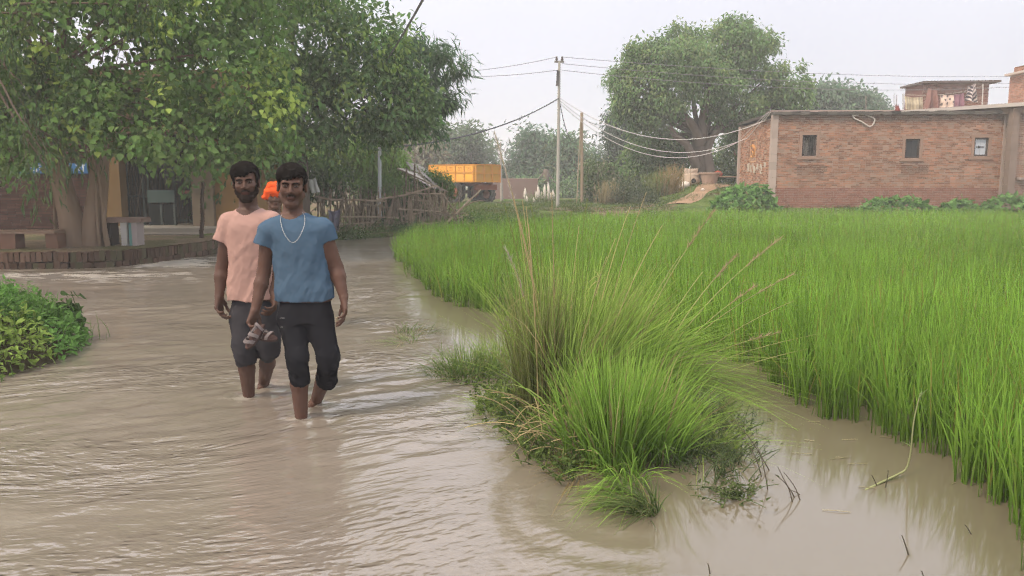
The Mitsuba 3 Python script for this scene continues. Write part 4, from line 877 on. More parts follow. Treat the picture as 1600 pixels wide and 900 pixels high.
def person(label, Yb, J, skin, shirt, trousers, hair, beard, h=.0042, wrinkle=1.0):
    """J: joints as photo pixels with an offset in depth from the plane y = Yb."""
    B = {k: P(v[0], v[1], Y=Yb + (v[2] if len(v) > 2 else 0)) for k, v in J['pts'].items()}
    pe = thing('person', label, 'person', None)
    R = rot('z', J['yaw']) @ rot('y', J['roll']) @ rot('x', J['nod'])
    hc = B['head']
    allp = np.array(list(B.values())); lo, hi = allp.min(0) - .22, allp.max(0) + .22; lo[2] = -.26; hi[2] = hc[2] + .2
    fd = Field(lo, hi, h)
    # neck, torso, arms
    fd.cone(B['neck'] + [0, .015, -.03], hc + R @ np.array([0, .025, -.05]), .060, .056, .03)
    for s in 'RL':
        sh_, el, wr = B['sh' + s], B['el' + s], B['wr' + s]
        fd.cone(B['neck'] + [0, .02, -.046], sh_, .045, .050, .04)
        fd.cone(sh_, el, .050, .038, .02); m = el + (wr - el) * .3
        fd.cone(el, m, .038, .040, .02); fd.cone(m, wr, .040, .0275, .02)
        hd = J['hand' + s]; tip = B['ti' + s]
        n_ = unit(np.asarray(hd['n'], float)); d_ = unit(tip - wr); n_ = unit(n_ - d_ * (n_ @ d_)); s_ = np.cross(d_, n_) * hd['side']
        hand(fd, wr, d_, s_, n_, hd['curl'])
        hp, kn, an = B['hp' + s], B['kn' + s], B['an' + s]
        fd.cone(hp, kn, .076, .046, .03); m = kn + (an - kn) * .33 + np.array([0, .012, 0])
        fd.cone(kn, m, .046, .050, .02); fd.cone(m, an, .052, .033, .02)
        fd.ell(kn + [0, -.012, 0], (.038, .036, .05), .03)
        toe = B['to' + s]; heel = an + np.array([0, .035, -.045]) if 'he' + s not in B else B['he' + s]
        fd.cone(an, heel, .036, .030, .02); fd.cone(heel, toe, .030, .022, .02, sc=(.8, 1, 1)); fd.cone(an, toe, .032, .018, .03)
    fd.stack([(z, x, y, a * .9, b * .9) for z, x, y, a, b in J['torso'](B)], .04)
    W = head_prims(fd, hc, R, J.get('hs', 1.0), J.get('jaw', 1.0))
    m = fd.mesh(3)
    p = np.asarray(m.vertices); loc = (p - hc) @ R
    sk = np.asarray(skin, float)
    c = sk * (1 + .30 * (meshkit.fbm(p * 14, 3, 3)[:, None] - .5))
    lip = (np.abs(loc[:, 0]) < .024) & (np.abs(loc[:, 2] + .064) < .011) & (loc[:, 1] < -.075); c[lip] = sk * np.array([.92, .74, .76])
    lid = (np.hypot(np.abs(loc[:, 0]) - .031, (loc[:, 2] - .006) * 1.4) < .017) & (loc[:, 1] < -.05); c[lid] *= .72
    stub = J.get('stubble', 0) * sst(-.020, -.055, loc[:, 2]) * sst(-.01, -.04, loc[:, 1]) * sst(.16, .10, -loc[:, 2]); c = c * (1 - .45 * stub[:, None])
    far_hand = np.minimum(np.linalg.norm(p - B['tiR'], axis=1), np.linalg.norm(p - B['tiL'], axis=1)); c *= (1 - .12 * sst(.14, .05, far_hand))[:, None]
    k = numbered(pe + '__body'); scene[k] = mikit.ply(m, 'skin', smooth=True, color=np.clip(c, .01, .9))
    # eyes
    for q in (-1, 1):
        ek = part(pe, 'eye', (lambda s_: (s_.vertices * np.array([.0115, .006, .0036]) @ R.T + W((q * .031, -.0835, .0050)), s_.faces))(trimesh.creation.icosphere(2)), (.17, .135, .115), 'satin', True)
        put(numbered(ek + '__iris'), (lambda s_: (s_.vertices * np.array([.0054, .003, .0036]) @ R.T + W((q * .031 - .0, -.0885, .0052)), s_.faces))(trimesh.creation.icosphere(2)), (.015, .010, .008), 'satin', True)
    # hair, brows, moustache, beard: shells over the same skull
    def shell(name, lo_, hi_, off, region, amp, fr, col, hh=.0030, ells=(), bs='matte'):
        c8 = np.array([W((a, b, cc)) for a in (lo_[0], hi_[0]) for b in (lo_[1], hi_[1]) for cc in (lo_[2], hi_[2])])
        f2 = Field(c8.min(0) - .012, c8.max(0) + .012, hh)
        if ells:
            for cc, rr in ells: f2.ell(W(cc), rr, .02, 'add', R)
        else: head_prims(f2, hc, R, J.get('hs', 1.0), J.get('jaw', 1.0)); f2.F -= off
        f2.noise(amp, fr, 5)
        def lim(X, Y, Z):
            dx, dy, dz = X - hc[0], Y - hc[1], Z - hc[2]
            x, y, z = (R[0, q] * dx + R[1, q] * dy + R[2, q] * dz for q in range(3))
            return region(x, y, z)
        f2.limit(lim)
        if (f2.F < 0).sum() < 12: return
        part(pe, name, f2.mesh(2), col, bs, True, var=.25)
    hairc = (.014, .012, .011)
    hl = hair['line']
    def hair_region(x, y, z):
        zl = np.interp(y, [-.13, -.065, -.050, -.030, .0, .04, .13], [0, 0, -.006, -.052, -.06, -.075, -.115]) + hl(x) * sst(-.02, -.05, y) + np.where(y > -.05, .035, 0.0)
        ear = .012 - np.sqrt((np.abs(x) - .085) ** 2 * .5 + (y - .008) ** 2 + (z + .002) ** 2) + .012
        return np.maximum((zl - z + .006 * np.sin(x * 260 + z * 90) * (y < -.03)) * .8, ear)
    if hair.get('cloth'): pass
    else: shell('hair', (-.12, -.14, -.13), (.12, .14, .19), 0, hair_region, .006, (60, 60, 24), hairc, .0032, hair['ells'])
    for q in (-1, 1):
        shell('eyebrow', (q * .030 - .028, -.12, .005), (q * .030 + .028, -.04, .045), .0028, lambda x, y, z: np.maximum(np.abs(z - (.0225 - 2.2 * (np.abs(x) - .030) ** 2 * 8)) - .0038 * sst(.058, .040, np.abs(x)), np.maximum(np.abs(np.abs(x) - .031) - .022, -x * q)), .0008, 200, hairc, .0026)
    if 'm' in beard:
        shell('moustache', (-.04, -.13, -.075), (.04, -.05, -.03), .0030, lambda x, y, z: np.maximum(np.abs(z + .0475 + .010 * (np.abs(x) / .03) ** 2) - .0048, np.abs(x) - .028), .0014, 180, (.030, .022, .018), .0026)
    if 'b' in beard:
        shell('beard', (-.09, -.13, -.14), (.09, .03, .02), .0027, lambda x, y, z: np.maximum.reduce([z - np.interp(np.abs(x), [0, .022, .03, .045, .058, .066, .09], [-.076, -.076, -.060, -.056, -.044, -.010, .002]), y + .008, (.013 - np.sqrt((x / 1.8) ** 2 + (z + .064) ** 2)) + 0 * y]), .0016, 150, (.026, .019, .016), .003)
    elif 'g' in beard:
        shell('goatee', (-.04, -.13, -.135), (.04, -.03, -.07), .0030, lambda x, y, z: np.maximum(z + .084, np.abs(x) - .024 + .25 * (z + .1)), .0012, 180, (.03, .022, .018), .0026)
    # shirt
    fs = Field(lo, hi, .0048)
    fs.stack(J['torso'](B), .02, 2.5)
    for s in 'RL':
        fs.cone(B['neck'] + [0, .018, -.040], B['sh' + s] + [0, .01, -.004], .052, .060, .04)
        e = B['sl' + s]; fs.cuff(B['sh' + s] + [0, 0, -.006], e, .064, J['sleeve_r'], .022)
    zh = J['torso'](B)[0][0]
    X0 = hc[0]
    amp = lambda p: .0125 * wrinkle * (.35 + sst(B['neck'][2] - .05, zh + .05, p[:, 2]))
    fs.noise(amp, (17, 17, 3.6), 7); fs.noise(.0035 * wrinkle, (9, 9, 26), 8)
    u = unit(np.array([.8, 0, .6])); p_ = None
    fs.noise(.0050 * wrinkle, (24, 20, 11), 9)
    for s in 'RL':
        e, sh_ = B['sl' + s], B['sh' + s]; dr_ = unit(e - sh_)
        fs.cone(e - dr_ * .004, e + dr_ * .05, J['sleeve_r'] - .013, J['sleeve_r'] - .010, .004, 'cut')
    hm = J['hem'](B)
    fs.limit(lambda X, Y, Z: (hm(X) + .007 * np.sin(X * 34) - Z) + 0 * Y)
    fs.cone(B['neck'] + [0, -.010, -.004], hc + R @ np.array([0, .012, -.03]), .066, .076, .006, 'cut')
    m = fs.mesh(2); k = numbered(pe + '__shirt'); v = np.asarray(m.vertices)
    cc = np.asarray(shirt, float) * (1 + .10 * (meshkit.fbm(v * 40, 2, 2)[:, None] - .5))
    scene[k] = mikit.ply(m, 'matte', smooth=True, color=cc)
    cn = B['neck'] + [0, -.006, -.022]; ck = tube_ring(cn, cn + [0, -.42, .9], .0700)
    put(numbered(k + '__collar'), ck, np.asarray(shirt) * .86, 'matte', True)
    # trousers
    ft = Field([lo[0], lo[1], B['kn' + 'R'][2] - .35], [hi[0], hi[1], zh + .14], .0048)
    hx = (B['hpR'] + B['hpL']) / 2; wp = np.abs(B['hpR'][0] - B['hpL'][0]) / 2
    ft.stack([(hx[2] - .05, hx[0], hx[1] + .01, wp + .075, .105), (hx[2] + .03, hx[0], hx[1] + .012, wp + .075, .100), (zh + .05, hx[0], hx[1] + .015, wp + .055, .085)], .02)
    for s, rr in (('R', J['leg_r'][0]), ('L', J['leg_r'][1])):
        ft.cone(B['hp' + s] + [0, .005, -.035], B['kt' + s], rr[0], rr[1], .03); ft.ell(B['kn' + s] + [0, -.012, 0], (.052, .056, .08), .03); ft.cuff(B['kt' + s], B['cu' + s] + unit(B['cu' + s] - B['kt' + s]) * .022, rr[1], rr[2], .03)
        d_ = unit(B['cu' + s] - B['kt' + s])
        for q in range(2): ft.cone(B['cu' + s] + d_ * (.004 - q * .022), B['cu' + s] + d_ * (.0 - q * .022), rr[2] + .004 - q * .001, rr[2] + .004, .008)
    ft.noise(.007, (13, 13, 7), 11); ft.noise(lambda p: .0085 * sst(hx[2] - .12, hx[2] - .36, p[:, 2]), (10, 10, 34), 12)
    for s, rr in (('R', J['leg_r'][0]), ('L', J['leg_r'][1])):
        d_ = unit(B['cu' + s] - B['kt' + s]); c_ = B['cu' + s] + d_ * .022
        ft.cone(c_ - d_ * .02, c_ + d_ * .04, rr[2] - .010, rr[2] - .006, .004, 'cut')
    m = ft.mesh(2); kt = numbered(pe + '__trousers'); v = np.asarray(m.vertices)
    scene[kt] = mikit.ply(m, 'matte', smooth=True, color=np.asarray(trousers, float) * (1 + .35 * (meshkit.fbm(v * 12, 3, 2)[:, None] - .5)))
    return pe, B, R, W, kt
def tube_ring(c, c2, r, rt=.0055, n=30):
    ax = unit(c2 - c); x = unit(np.cross(ax, [0, 1, 0])); y = np.cross(ax, x); a = np.linspace(0, 2 * np.pi, n)
    p = c + r * (np.cos(a)[:, None] * x + np.sin(a)[:, None] * y) + ax * .004
    return tube(p, rt, 7, False)

# --- the man in the blue T-shirt, in front
YB = 4.70
JB = dict(yaw=.20, roll=.03, nod=.05, stubble=.75, jaw=1.0, sleeve_r=.066, hs=1.04,
    pts=dict(head=(456, 291), neck=(457.5, 334, .01), shR=(420.5, 360), shL=(503.5, 356), elR=(412, 426, .02), elL=(526, 418, .03), wrR=(399, 484, -.05), wrL=(537, 464, -.03), tiR=(390, 512, -.08), tiL=(541, 503, -.08),
             slR=(413.5, 383, .0), slL=(511.5, 378, .01), hpR=(457, 490), hpL=(497, 489), knR=(464, 566, -.10), knL=(514, 566, -.05), anR=(472, 668, -.02), anL=(492, 632, .32), toR=(473, 700, -.22), toL=(482, 640, .18), heL=(494, 640, .40),
             ktR=(464, 556, -.09), ktL=(513, 556, -.05), cuR=(469, 594, -.07), cuL=(511, 594, .06)),
    handR=dict(n=(.9, -.25, .1), side=-1, curl=(.75, .9, .6)), handL=dict(n=(-.92, -.3, 0), side=1, curl=(.35, .45, .35)),
    leg_r=((.090, .063, .056), (.090, .066, .059)), mid=lambda B: B['neck'][0] + .03)
def torsoB(B):
    r = [(470, 476, 46, .112), (452, 475, 45, .112), (430, 473, 42.5, .108), (405, 471.5, 42, .112), (380, 470, 43, .118), (362, 465, 47, .112), (348, 460, 40, .090), (336, 458, 20, .062)]
    return [(P(456, y, Y=YB)[2], P(x, y, Y=YB)[0], YB + .012, w / 259.0, d) for y, x, w, d in r]
JB['torso'] = torsoB
JB['hem'] = lambda B: (lambda X: np.interp(X, [P(430, 472, Y=YB)[0], P(460, 476, Y=YB)[0], P(522, 466, Y=YB)[0]], [P(430, 470, Y=YB)[2], P(460, 474, Y=YB)[2], P(522, 467, Y=YB)[2]]))
pB, BB, RB, WB, ktB = person('man in blue T-shirt and black rolled-up trousers wading in front with sandals', YB, JB, (.098, .050, .035), (.066, .108, .158), (.017, .017, .020),
    dict(line=lambda x: .046 + .012 * np.sin(x * 30), ells=(((0, .014, .048), (.0895, .107, .090)), ((-.005, -.030, .070), (.078, .070, .058)), ((0, .05, .02), (.078, .07, .085)))), 'm')
# thin chain round his neck
nk = BB['neck']; a = np.linspace(0, 2 * np.pi, 60)
cp = []
for t in a:
    x = np.sin(t); f_ = (1 - np.cos(t)) / 2                                 # 0 behind the neck, 1 at the lowest point
    px_ = 457.5 + 19.5 * x * (1 - .25 * f_ ** 3); py_ = 329 + 50 * f_ ** 1.6 * (1 - .0 * abs(x))
    dep = .055 - .20 * min(1, f_ * 1.25) ** .8
    cp.append(P(px_, py_, Y=YB + dep))
part(pB, 'necklace', tube(np.array(cp), .0017, 6, False), (.36, .35, .33), 'satin', True, label='thin pale neck chain')
lg = P(527, 499, Y=YB - .115)
put(numbered(ktB + '__emblem'), MB().box(P(526.5, 500, Y=YB - .07), (.012, .012, .034), (.32, .27, .18), .6), None); 
for q in ((441, 497, .028), (440, 511, .016)): put(numbered(ktB + '__pocket_trim'), MB().box(P(q[0], q[1], Y=YB - .085), (q[2], .005, .004), (.16, .16, .16), -.3), None)

# --- the man in the pink T-shirt, a step behind
YP = 5.15
JP = dict(yaw=.20, roll=-.05, nod=.0, stubble=.5, jaw=1.04, sleeve_r=.062, hs=1.02,
    pts=dict(head=(384.5, 286), neck=(388, 327, .01), shR=(358, 346), shL=(423, 344), elR=(346.5, 420, .03), elL=(431, 414, .03), wrR=(342.5, 463, -.03), wrL=(431, 458, -.03), tiR=(342, 499, -.08), tiL=(428, 492, -.08),
             slR=(347.5, 377), slL=(430, 376), hpR=(380, 488), hpL=(416, 488), knR=(382, 548, -.08), knL=(420, 548, -.02), anR=(390, 634, .0), anL=(411, 606, .30), toR=(389, 664, -.2), toL=(405, 612, .16), heL=(412, 613, .38),
             ktR=(380, 538, -.07), ktL=(419, 530, -.02), cuR=(384, 560, -.06), cuL=(420, 548, .02)),
    handR=dict(n=(.9, -.3, 0), side=-1, curl=(.5, .65, .5)), handL=dict(n=(-.9, -.3, 0), side=1, curl=(.6, .7, .5)),
    leg_r=((.090, .070, .065), (.090, .074, .071)), mid=lambda B: B['neck'][0] + .02)
def torsoP(B):
    r = [(468, 396, 38, .112), (450, 395, 37.5, .110), (425, 394.5, 36.5, .108), (400, 394, 36.5, .112), (375, 393, 37.5, .116), (352, 391, 40, .108), (340, 389, 33, .085), (329, 388, 17, .062)]
    return [(P(390, y, Y=YP)[2], P(x, y, Y=YP)[0], YP + .012, w / 237.0, d) for y, x, w, d in r]
JP['torso'] = torsoP
JP['hem'] = lambda B: (lambda X: np.full(np.shape(X), P(390, 468, Y=YP)[2]))
pP, BP, RP, WP, ktP = person('bearded man in pale pink T-shirt and charcoal shorts wading just behind', YP, JP, (.085, .045, .032), (.385, .238, .200), (.040, .038, .042),
    dict(line=lambda x: .040 + .028 * sst(.005, .045, x), ells=(((0, .014, .049), (.089, .107, .092)), ((-.012, -.028, .074), (.076, .072, .056)), ((0, .05, .02), (.078, .07, .085)))), 'mb')

# --- the person further back, of whom only the orange head cloth shows
YO = 7.6
def op(px, py, dy=0): return (px, py, dy)
s_ = 1232 / (YO * .991 + .15)
def rel(dx, dz, dy=0): return (427 + dx * s_, 306 - dz * s_, dy)
JO = dict(yaw=.3, roll=0, nod=0, sleeve_r=.066, pts=dict(head=rel(0.015, -.01), neck=rel(0, -.18), shR=rel(-.17, -.25), shL=rel(.17, -.25), elR=rel(-.19, -.52), elL=rel(.19, -.52), wrR=rel(-.17, -.75, -.05), wrL=rel(.17, -.75, -.05), tiR=rel(-.16, -.9, -.07), tiL=rel(.16, -.9, -.07),
    slR=rel(-.18, -.40), slL=rel(.18, -.40), hpR=rel(-.08, -.87), hpL=rel(.08, -.87), knR=rel(-.08, -1.15, -.05), knL=rel(.08, -1.15), anR=rel(-.08, -1.5), anL=rel(.08, -1.5, .1), toR=rel(-.09, -1.56, -.2), toL=rel(.09, -1.56, -.1), ktR=rel(-.08, -1.1, -.05), ktL=rel(.08, -1.1), cuR=rel(-.08, -1.22), cuL=rel(.08, -1.22)),
    handR=dict(n=(.9, -.3, 0), side=-1, curl=(.4, .5, .4)), handL=dict(n=(-.9, -.3, 0), side=1, curl=(.4, .5, .4)), leg_r=((.09, .075, .07), (.09, .075, .07)), mid=lambda B: B['neck'][0])
JO['torso'] = lambda B: [(P(427, 306 - z * s_, Y=YO)[2], B['neck'][0], YO + .01, w, d) for z, w, d in ((-.80, .165, .105), (-.62, .16, .105), (-.42, .165, .11), (-.30, .18, .10), (-.24, .15, .085), (-.19, .075, .06))]
JO['hem'] = lambda B: (lambda X: np.full(np.shape(X), P(427, 306 + .78 * s_, Y=YO)[2]))
pO, BO, RO, WO, ktO = person('person with bright orange cloth wrapped round the head, mostly hidden behind the two wading men', YO, JO, (.09, .05, .035), (.20, .19, .24), (.05, .05, .055), dict(cloth=True, line=None, ells=()), '', h=.006)
fo = Field(BO['head'] - .24, BO['head'] + .24, .0045)
for cc, rr in (((0, .01, .045), (.100, .115, .085)), ((-.03, -.04, .10), (.05, .05, .045)), ((.03, .0, .105), (.045, .05, .05)), ((-.075, .03, .0), (.05, .06, .03)), ((0, -.06, .05), (.09, .05, .04))): fo.ell(WO(cc), rr, .012, 'add', RO)
fo.noise(.010, (14, 14, 30), 3); part(pO, 'head_cloth', fo.mesh(2), (.72, .10, .028), 'matte', True, var=.2)

# --- the pair of sandals in his right hand
def sandal(label, c, along_, up, grp=None):
    k = thing('sandal', label, 'sandal', grp)
    x = unit(along_); z = unit(np.asarray(up, float) - x * np.dot(up, x)); y = np.cross(z, x); M = np.stack([x, y, z], -1) * .72
    t = np.linspace(0, 2 * np.pi, 40, endpoint=False); ox = .125 * np.cos(t); oy = .040 * np.sin(t) * (1 + .22 * np.cos(t) - .12 * np.cos(2 * t))
    ring_ = np.stack([ox, oy], -1)
    for nm, z0, z1, sc, co in (('sole', -.012, 0.0, 1.0, (.055, .04, .037)), ('footbed', .0015, .011, .96, (.085, .055, .05))):
        m = prism(ring_ * sc, z0, z1); part(k, nm, (m.vertices @ M.T + c, m.faces), co, 'matte')
    for x0, x1, hgt, w in ((.045, .075, .05, .016), (-.01, .005, .055, .015), (-.075, -.09, .06, .011)):
        a_ = np.linspace(0, np.pi, 14); st = MB()
        pr = np.stack([x0 + (x1 - x0) * np.sin(a_) ** 2, .042 * np.cos(a_), .010 + hgt * np.sin(a_)], -1)
        L_, R_ = pr - [w, 0, 0], pr + [w, 0, 0]; v = np.vstack([L_, R_, L_ * [1, 1.08, 1.06], R_ * [1, 1.08, 1.06]]); n = 14; f = []
        for q in range(n - 1):
            for a0, b0, fl in ((0, n, 0), (2 * n, 3 * n, 1), (0, 2 * n, 1), (n, 3 * n, 0)):
                t4 = [a0 + q, a0 + q + 1, b0 + q + 1, b0 + q]; t4 = t4[::-1] if fl else t4; f += [[t4[0], t4[1], t4[2]], [t4[0], t4[2], t4[3]]]
        part(k, 'strap', (v @ M.T + c, np.array(f)), (.165, .14, .135), 'matte', var=.2)
    st = MB().tube(np.array([[.04, 0, .056], [0, 0, .06], [-.08, 0, .064]]) @ M.T + c, .006, (.17, .145, .14), 6); part(k, 'centre_strap', st, None)
sandal('left sandal of the held pair, hanging toe down', P(399, 526, Y=YB - .17), np.array([-.42, -.25, -.62]), (-.45, -.75, .42))
sandal('right sandal of the held pair, lying level below the hand', P(415, 527, Y=YB - .13), np.array([.88, -.42, -.06]), (-.05, -.35, .92))
# ------------------------------------------------------------------ the rice
def stuff(name, label, m, color=None, bsdf='leaf', cat=None):
    k = numbered(name); put(k, m, color, bsdf, False)
    labels[k] = {'label': label, 'kind': 'stuff'}
    if cat: labels[k]['category'] = cat
    return k
from shapely import Polygon, prepare, contains_xy
edge_px = [(1700, 1010), (1650, 935), (1600, 872), (1572, 838), (1535, 790), (1500, 742), (1470, 716), (1440, 702), (1390, 694), (1340, 672), (1300, 664), (1262, 646), (1228, 622), (1195, 590), (1150, 566), (1080, 548), (990, 536), (900, 520), (840, 510), (790, 497), (740, 486), (700, 474), (672, 456), (650, 440), (630, 420), (618, 403), (630, 388), (680, 376), (725, 370)]
E_ = np.array([P(a, b, z=0)[:2] for a, b in edge_px])
far_ = np.array([[-0.75, 22.2], [0.7, 24.2], [2.6, 26.4], [5, 28.2], [8, 28.7], [11, 28.7], [16, 28.4], [24, 28.2], [24, 8], [9, 1.6]])
RICE = Polygon(np.vstack([E_, far_])).buffer(0); prepare(RICE)
rr_ = np.random.default_rng(31)
def rice_hills(y0, y1, sx, sy):
    xs = np.arange(-3, 24, sx); ys = np.arange(y0, y1, sy)
    x, y = (a.ravel() for a in np.meshgrid(xs, ys)); x = x + rr_.normal(0, sx * .26, len(x)); y = y + rr_.normal(0, sy * .26, len(x))
    vis = (np.abs(x) < 0.70 * y + 1.2)
    ok = contains_xy(RICE, x, y) & vis
    return x[ok], y[ok]
mb = MB()
for y0, y1, sx, sy, nb, segs, wd in ((1.8, 6.5, .165, .15, 28, 4, .0125), (6.5, 12, .175, .16, 20, 3, .0140), (12, 19, .20, .18, 13, 2, .018), (19, 29, .24, .22, 9, 2, .022)):
    x, y = rice_hills(y0, y1, sx, sy); n = len(x); hill = np.repeat(np.arange(n), nb); m = len(hill)
    pos = np.stack([x[hill] + rr_.normal(0, .036, m), y[hill] + rr_.normal(0, .036, m), np.full(m, -.06)], -1)
    big = meshkit.fbm(np.stack([x * .45, y * .45, 0 * x], -1), 3, 41); hh = (.60 + .16 * (big - .5) + rr_.normal(0, .035, n))
    near_edge = np.array(RICE.exterior.distance(__import__('shapely').points(x, y)) if False else __import__('shapely').distance(RICE.exterior, __import__('shapely').points(np.stack([x, y], -1))))
    hh = hh * (0.86 + 0.14 * sst(0, .6, near_edge))
    h = hh[hill] * rr_.uniform(.62, 1.12, m)
    # leaves spread outwards from each hill; the wind leans them a little to the left
    out = rr_.normal(0, 1, (m, 2)); out = out / np.linalg.norm(out, axis=1, keepdims=True) * rr_.gamma(2.0, .055, m)[:, None]
    lean = out + np.array([-.02, -.01]) + .05 * (meshkit.fbm(np.stack([x * .9, y * .9, 0 * x], -1), 2, 43)[hill][:, None] - .5)
    tone = (1 + .6 * (big[hill] - .5)) * rr_.uniform(.6, 1.3, m)
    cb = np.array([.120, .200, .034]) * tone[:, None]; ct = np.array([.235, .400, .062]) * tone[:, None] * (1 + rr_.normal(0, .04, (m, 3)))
    yl = rr_.random(m) < .05; ct[yl] = np.array([.30, .27, .07]); cb[yl] = np.array([.18, .20, .05])
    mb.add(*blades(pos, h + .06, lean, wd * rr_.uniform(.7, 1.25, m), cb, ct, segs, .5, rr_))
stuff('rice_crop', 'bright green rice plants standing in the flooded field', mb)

# ------------------------------------------------------------------ grass on the banks
gr_ = np.random.default_rng(55)
def bank(n, x0, x1, y0, y1, h0, h1, cond=None, c0=(.05, .085, .02), c1=(.13, .19, .05), w=.012):
    x, y = gr_.uniform(x0, x1, n), gr_.uniform(y0, y1, n); z = land(x, y)
    ok = (z > -.02) & (meshkit.fbm(np.stack([x * .5, y * .5, 0 * x], -1), 3, 61) > .40)
    if cond is not None: ok &= cond(x, y)
    x, y, z = x[ok], y[ok], z[ok]; m = len(x)
    t = gr_.uniform(.6, 1.3, m)[:, None] * (1 + .9 * (meshkit.fbm(np.stack([x * 1.1, y * 1.1, 0 * x], -1), 3, 62)[:, None] - .5))
    dry = (gr_.random(m) < .18)[:, None]
    return blades(np.stack([x, y, z - .01], -1), gr_.uniform(h0, h1, m), gr_.normal(0, .07, (m, 2)), gr_.uniform(.6, 1.4, m) * w, np.array(c0) * t, np.where(dry, np.array([.26, .23, .11]), np.array(c1)) * t, 2, .4, gr_)
mb = MB(); mb.add(*bank(60000, -6.5, 3.5, 18.5, 34, .06, .20)); mb.add(*bank(45000, -5, 14, 28.5, 46, .06, .22, lambda x, y: y > 29.3, w=.02)); mb.add(*bank(9000, -6, 2, 19, 28, .15, .34, lambda x, y: y - np.interp(x, SHORE_X, SHORE_Y) < 1.3))
stuff('bank_grass', 'short uneven grass covering the banks and the slope under the mound tree', mb)

# ------------------------------------------------------------------ the grass island in front
def tuft(mb, c, n, h, spread, reach, cb, ct, w=.008, bias=(0, 0), segs=5, droop=.6, seed=0, cone=None):
    r = np.random.default_rng(seed); c = np.asarray(c, float)
    a = r.uniform(0, 2 * np.pi, n); q = spread * np.sqrt(r.random(n))
    pos = np.stack([c[0] + q * np.cos(a), c[1] + q * np.sin(a), np.full(n, -.03)], -1)
    if len(c) > 2: pos[:, 2] = c[2]
    L = np.stack([np.cos(a), np.sin(a)], -1) * r.gamma(2.2, reach / 2.2, n)[:, None] + r.normal(0, reach * .35, (n, 2)) + np.array(bias)
    t = r.uniform(.62, 1.3, n)[:, None]; hh = r.uniform(.55, 1.1, n) * h
    dry = (r.random(n) < .07)[:, None]
    mb.add(*blades(pos, hh, L, w * r.uniform(.6, 1.35, n), np.where(dry, np.array([.22, .17, .08]), np.array(cb)) * t, np.where(dry, np.array([.40, .34, .17]), np.array(ct)) * t, segs, droop, r))
G0, G1 = (.150, .210, .048), (.320, .445, .100); F0, F1 = (.130, .225, .038), (.290, .460, .085)
def isl(px, py): return P(px, py, z=0)[:2]
tg_ = thing('tall_grass_clump', 'tall wild grass clump with dry upright stalks and blades arching right', 'grass clump')
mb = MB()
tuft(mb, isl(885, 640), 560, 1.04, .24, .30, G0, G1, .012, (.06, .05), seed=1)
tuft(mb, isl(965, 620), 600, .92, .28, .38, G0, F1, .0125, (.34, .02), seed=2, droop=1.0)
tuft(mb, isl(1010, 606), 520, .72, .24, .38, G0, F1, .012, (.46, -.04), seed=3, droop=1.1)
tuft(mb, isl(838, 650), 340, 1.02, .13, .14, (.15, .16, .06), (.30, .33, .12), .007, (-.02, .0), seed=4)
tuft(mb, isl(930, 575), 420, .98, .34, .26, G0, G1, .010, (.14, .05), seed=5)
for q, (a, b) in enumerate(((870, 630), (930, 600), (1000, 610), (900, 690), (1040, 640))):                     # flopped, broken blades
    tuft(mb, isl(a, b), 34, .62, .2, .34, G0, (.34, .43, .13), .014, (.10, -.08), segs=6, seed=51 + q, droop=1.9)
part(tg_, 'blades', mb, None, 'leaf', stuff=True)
sr = np.random.default_rng(77)
stalks = [((842, 640), (808, 330)), ((838, 640), (815, 345)), ((845, 645), (822, 322)), ((850, 640), (798, 352)), ((852, 640), (829, 318)), ((846, 650), (838, 372)), ((835, 652), (783, 372)), ((860, 645), (874, 418)), ((868, 640), (893, 330)), ((880, 640), (905, 352)), ((872, 650), (862, 300)), ((890, 640), (935, 345)), ((905, 630), (985, 322)), ((915, 630), (1010, 300)), ((930, 630), (1035, 352)), ((960, 620), (1115, 330)), ((1000, 610), (1220, 372)), ((1010, 612), (1240, 428)), ((1030, 612), (1215, 520)), ((1040, 615), (1288, 520)), ((1035, 620), (1240, 470)), ((990, 615), (1098, 425)), ((848, 640), (788, 318)), ((858, 655), (800, 300)), ((866, 655), (772, 205)), ((846, 650), (816, 312)), ((852, 655), (830, 400)), ((842, 655), (808, 420)), ((838, 640), (818, 470)), ((850, 650), (842, 500)), ((900, 640), (962, 372)), ((950, 630), (1062, 400)), ((1020, 612), (1180, 448)), ((1000, 620), (1150, 400)), ((1045, 618), (1262, 545)), ((870, 645), (918, 310)), ((856, 648), (792, 392)), ((846, 652), (826, 350)), ((880, 650), (948, 400))]
plumes = {15: 1, 16: 1, 17: 1, 18: 1, 24: 2, 32: 1, 33: 1, 36: 2}
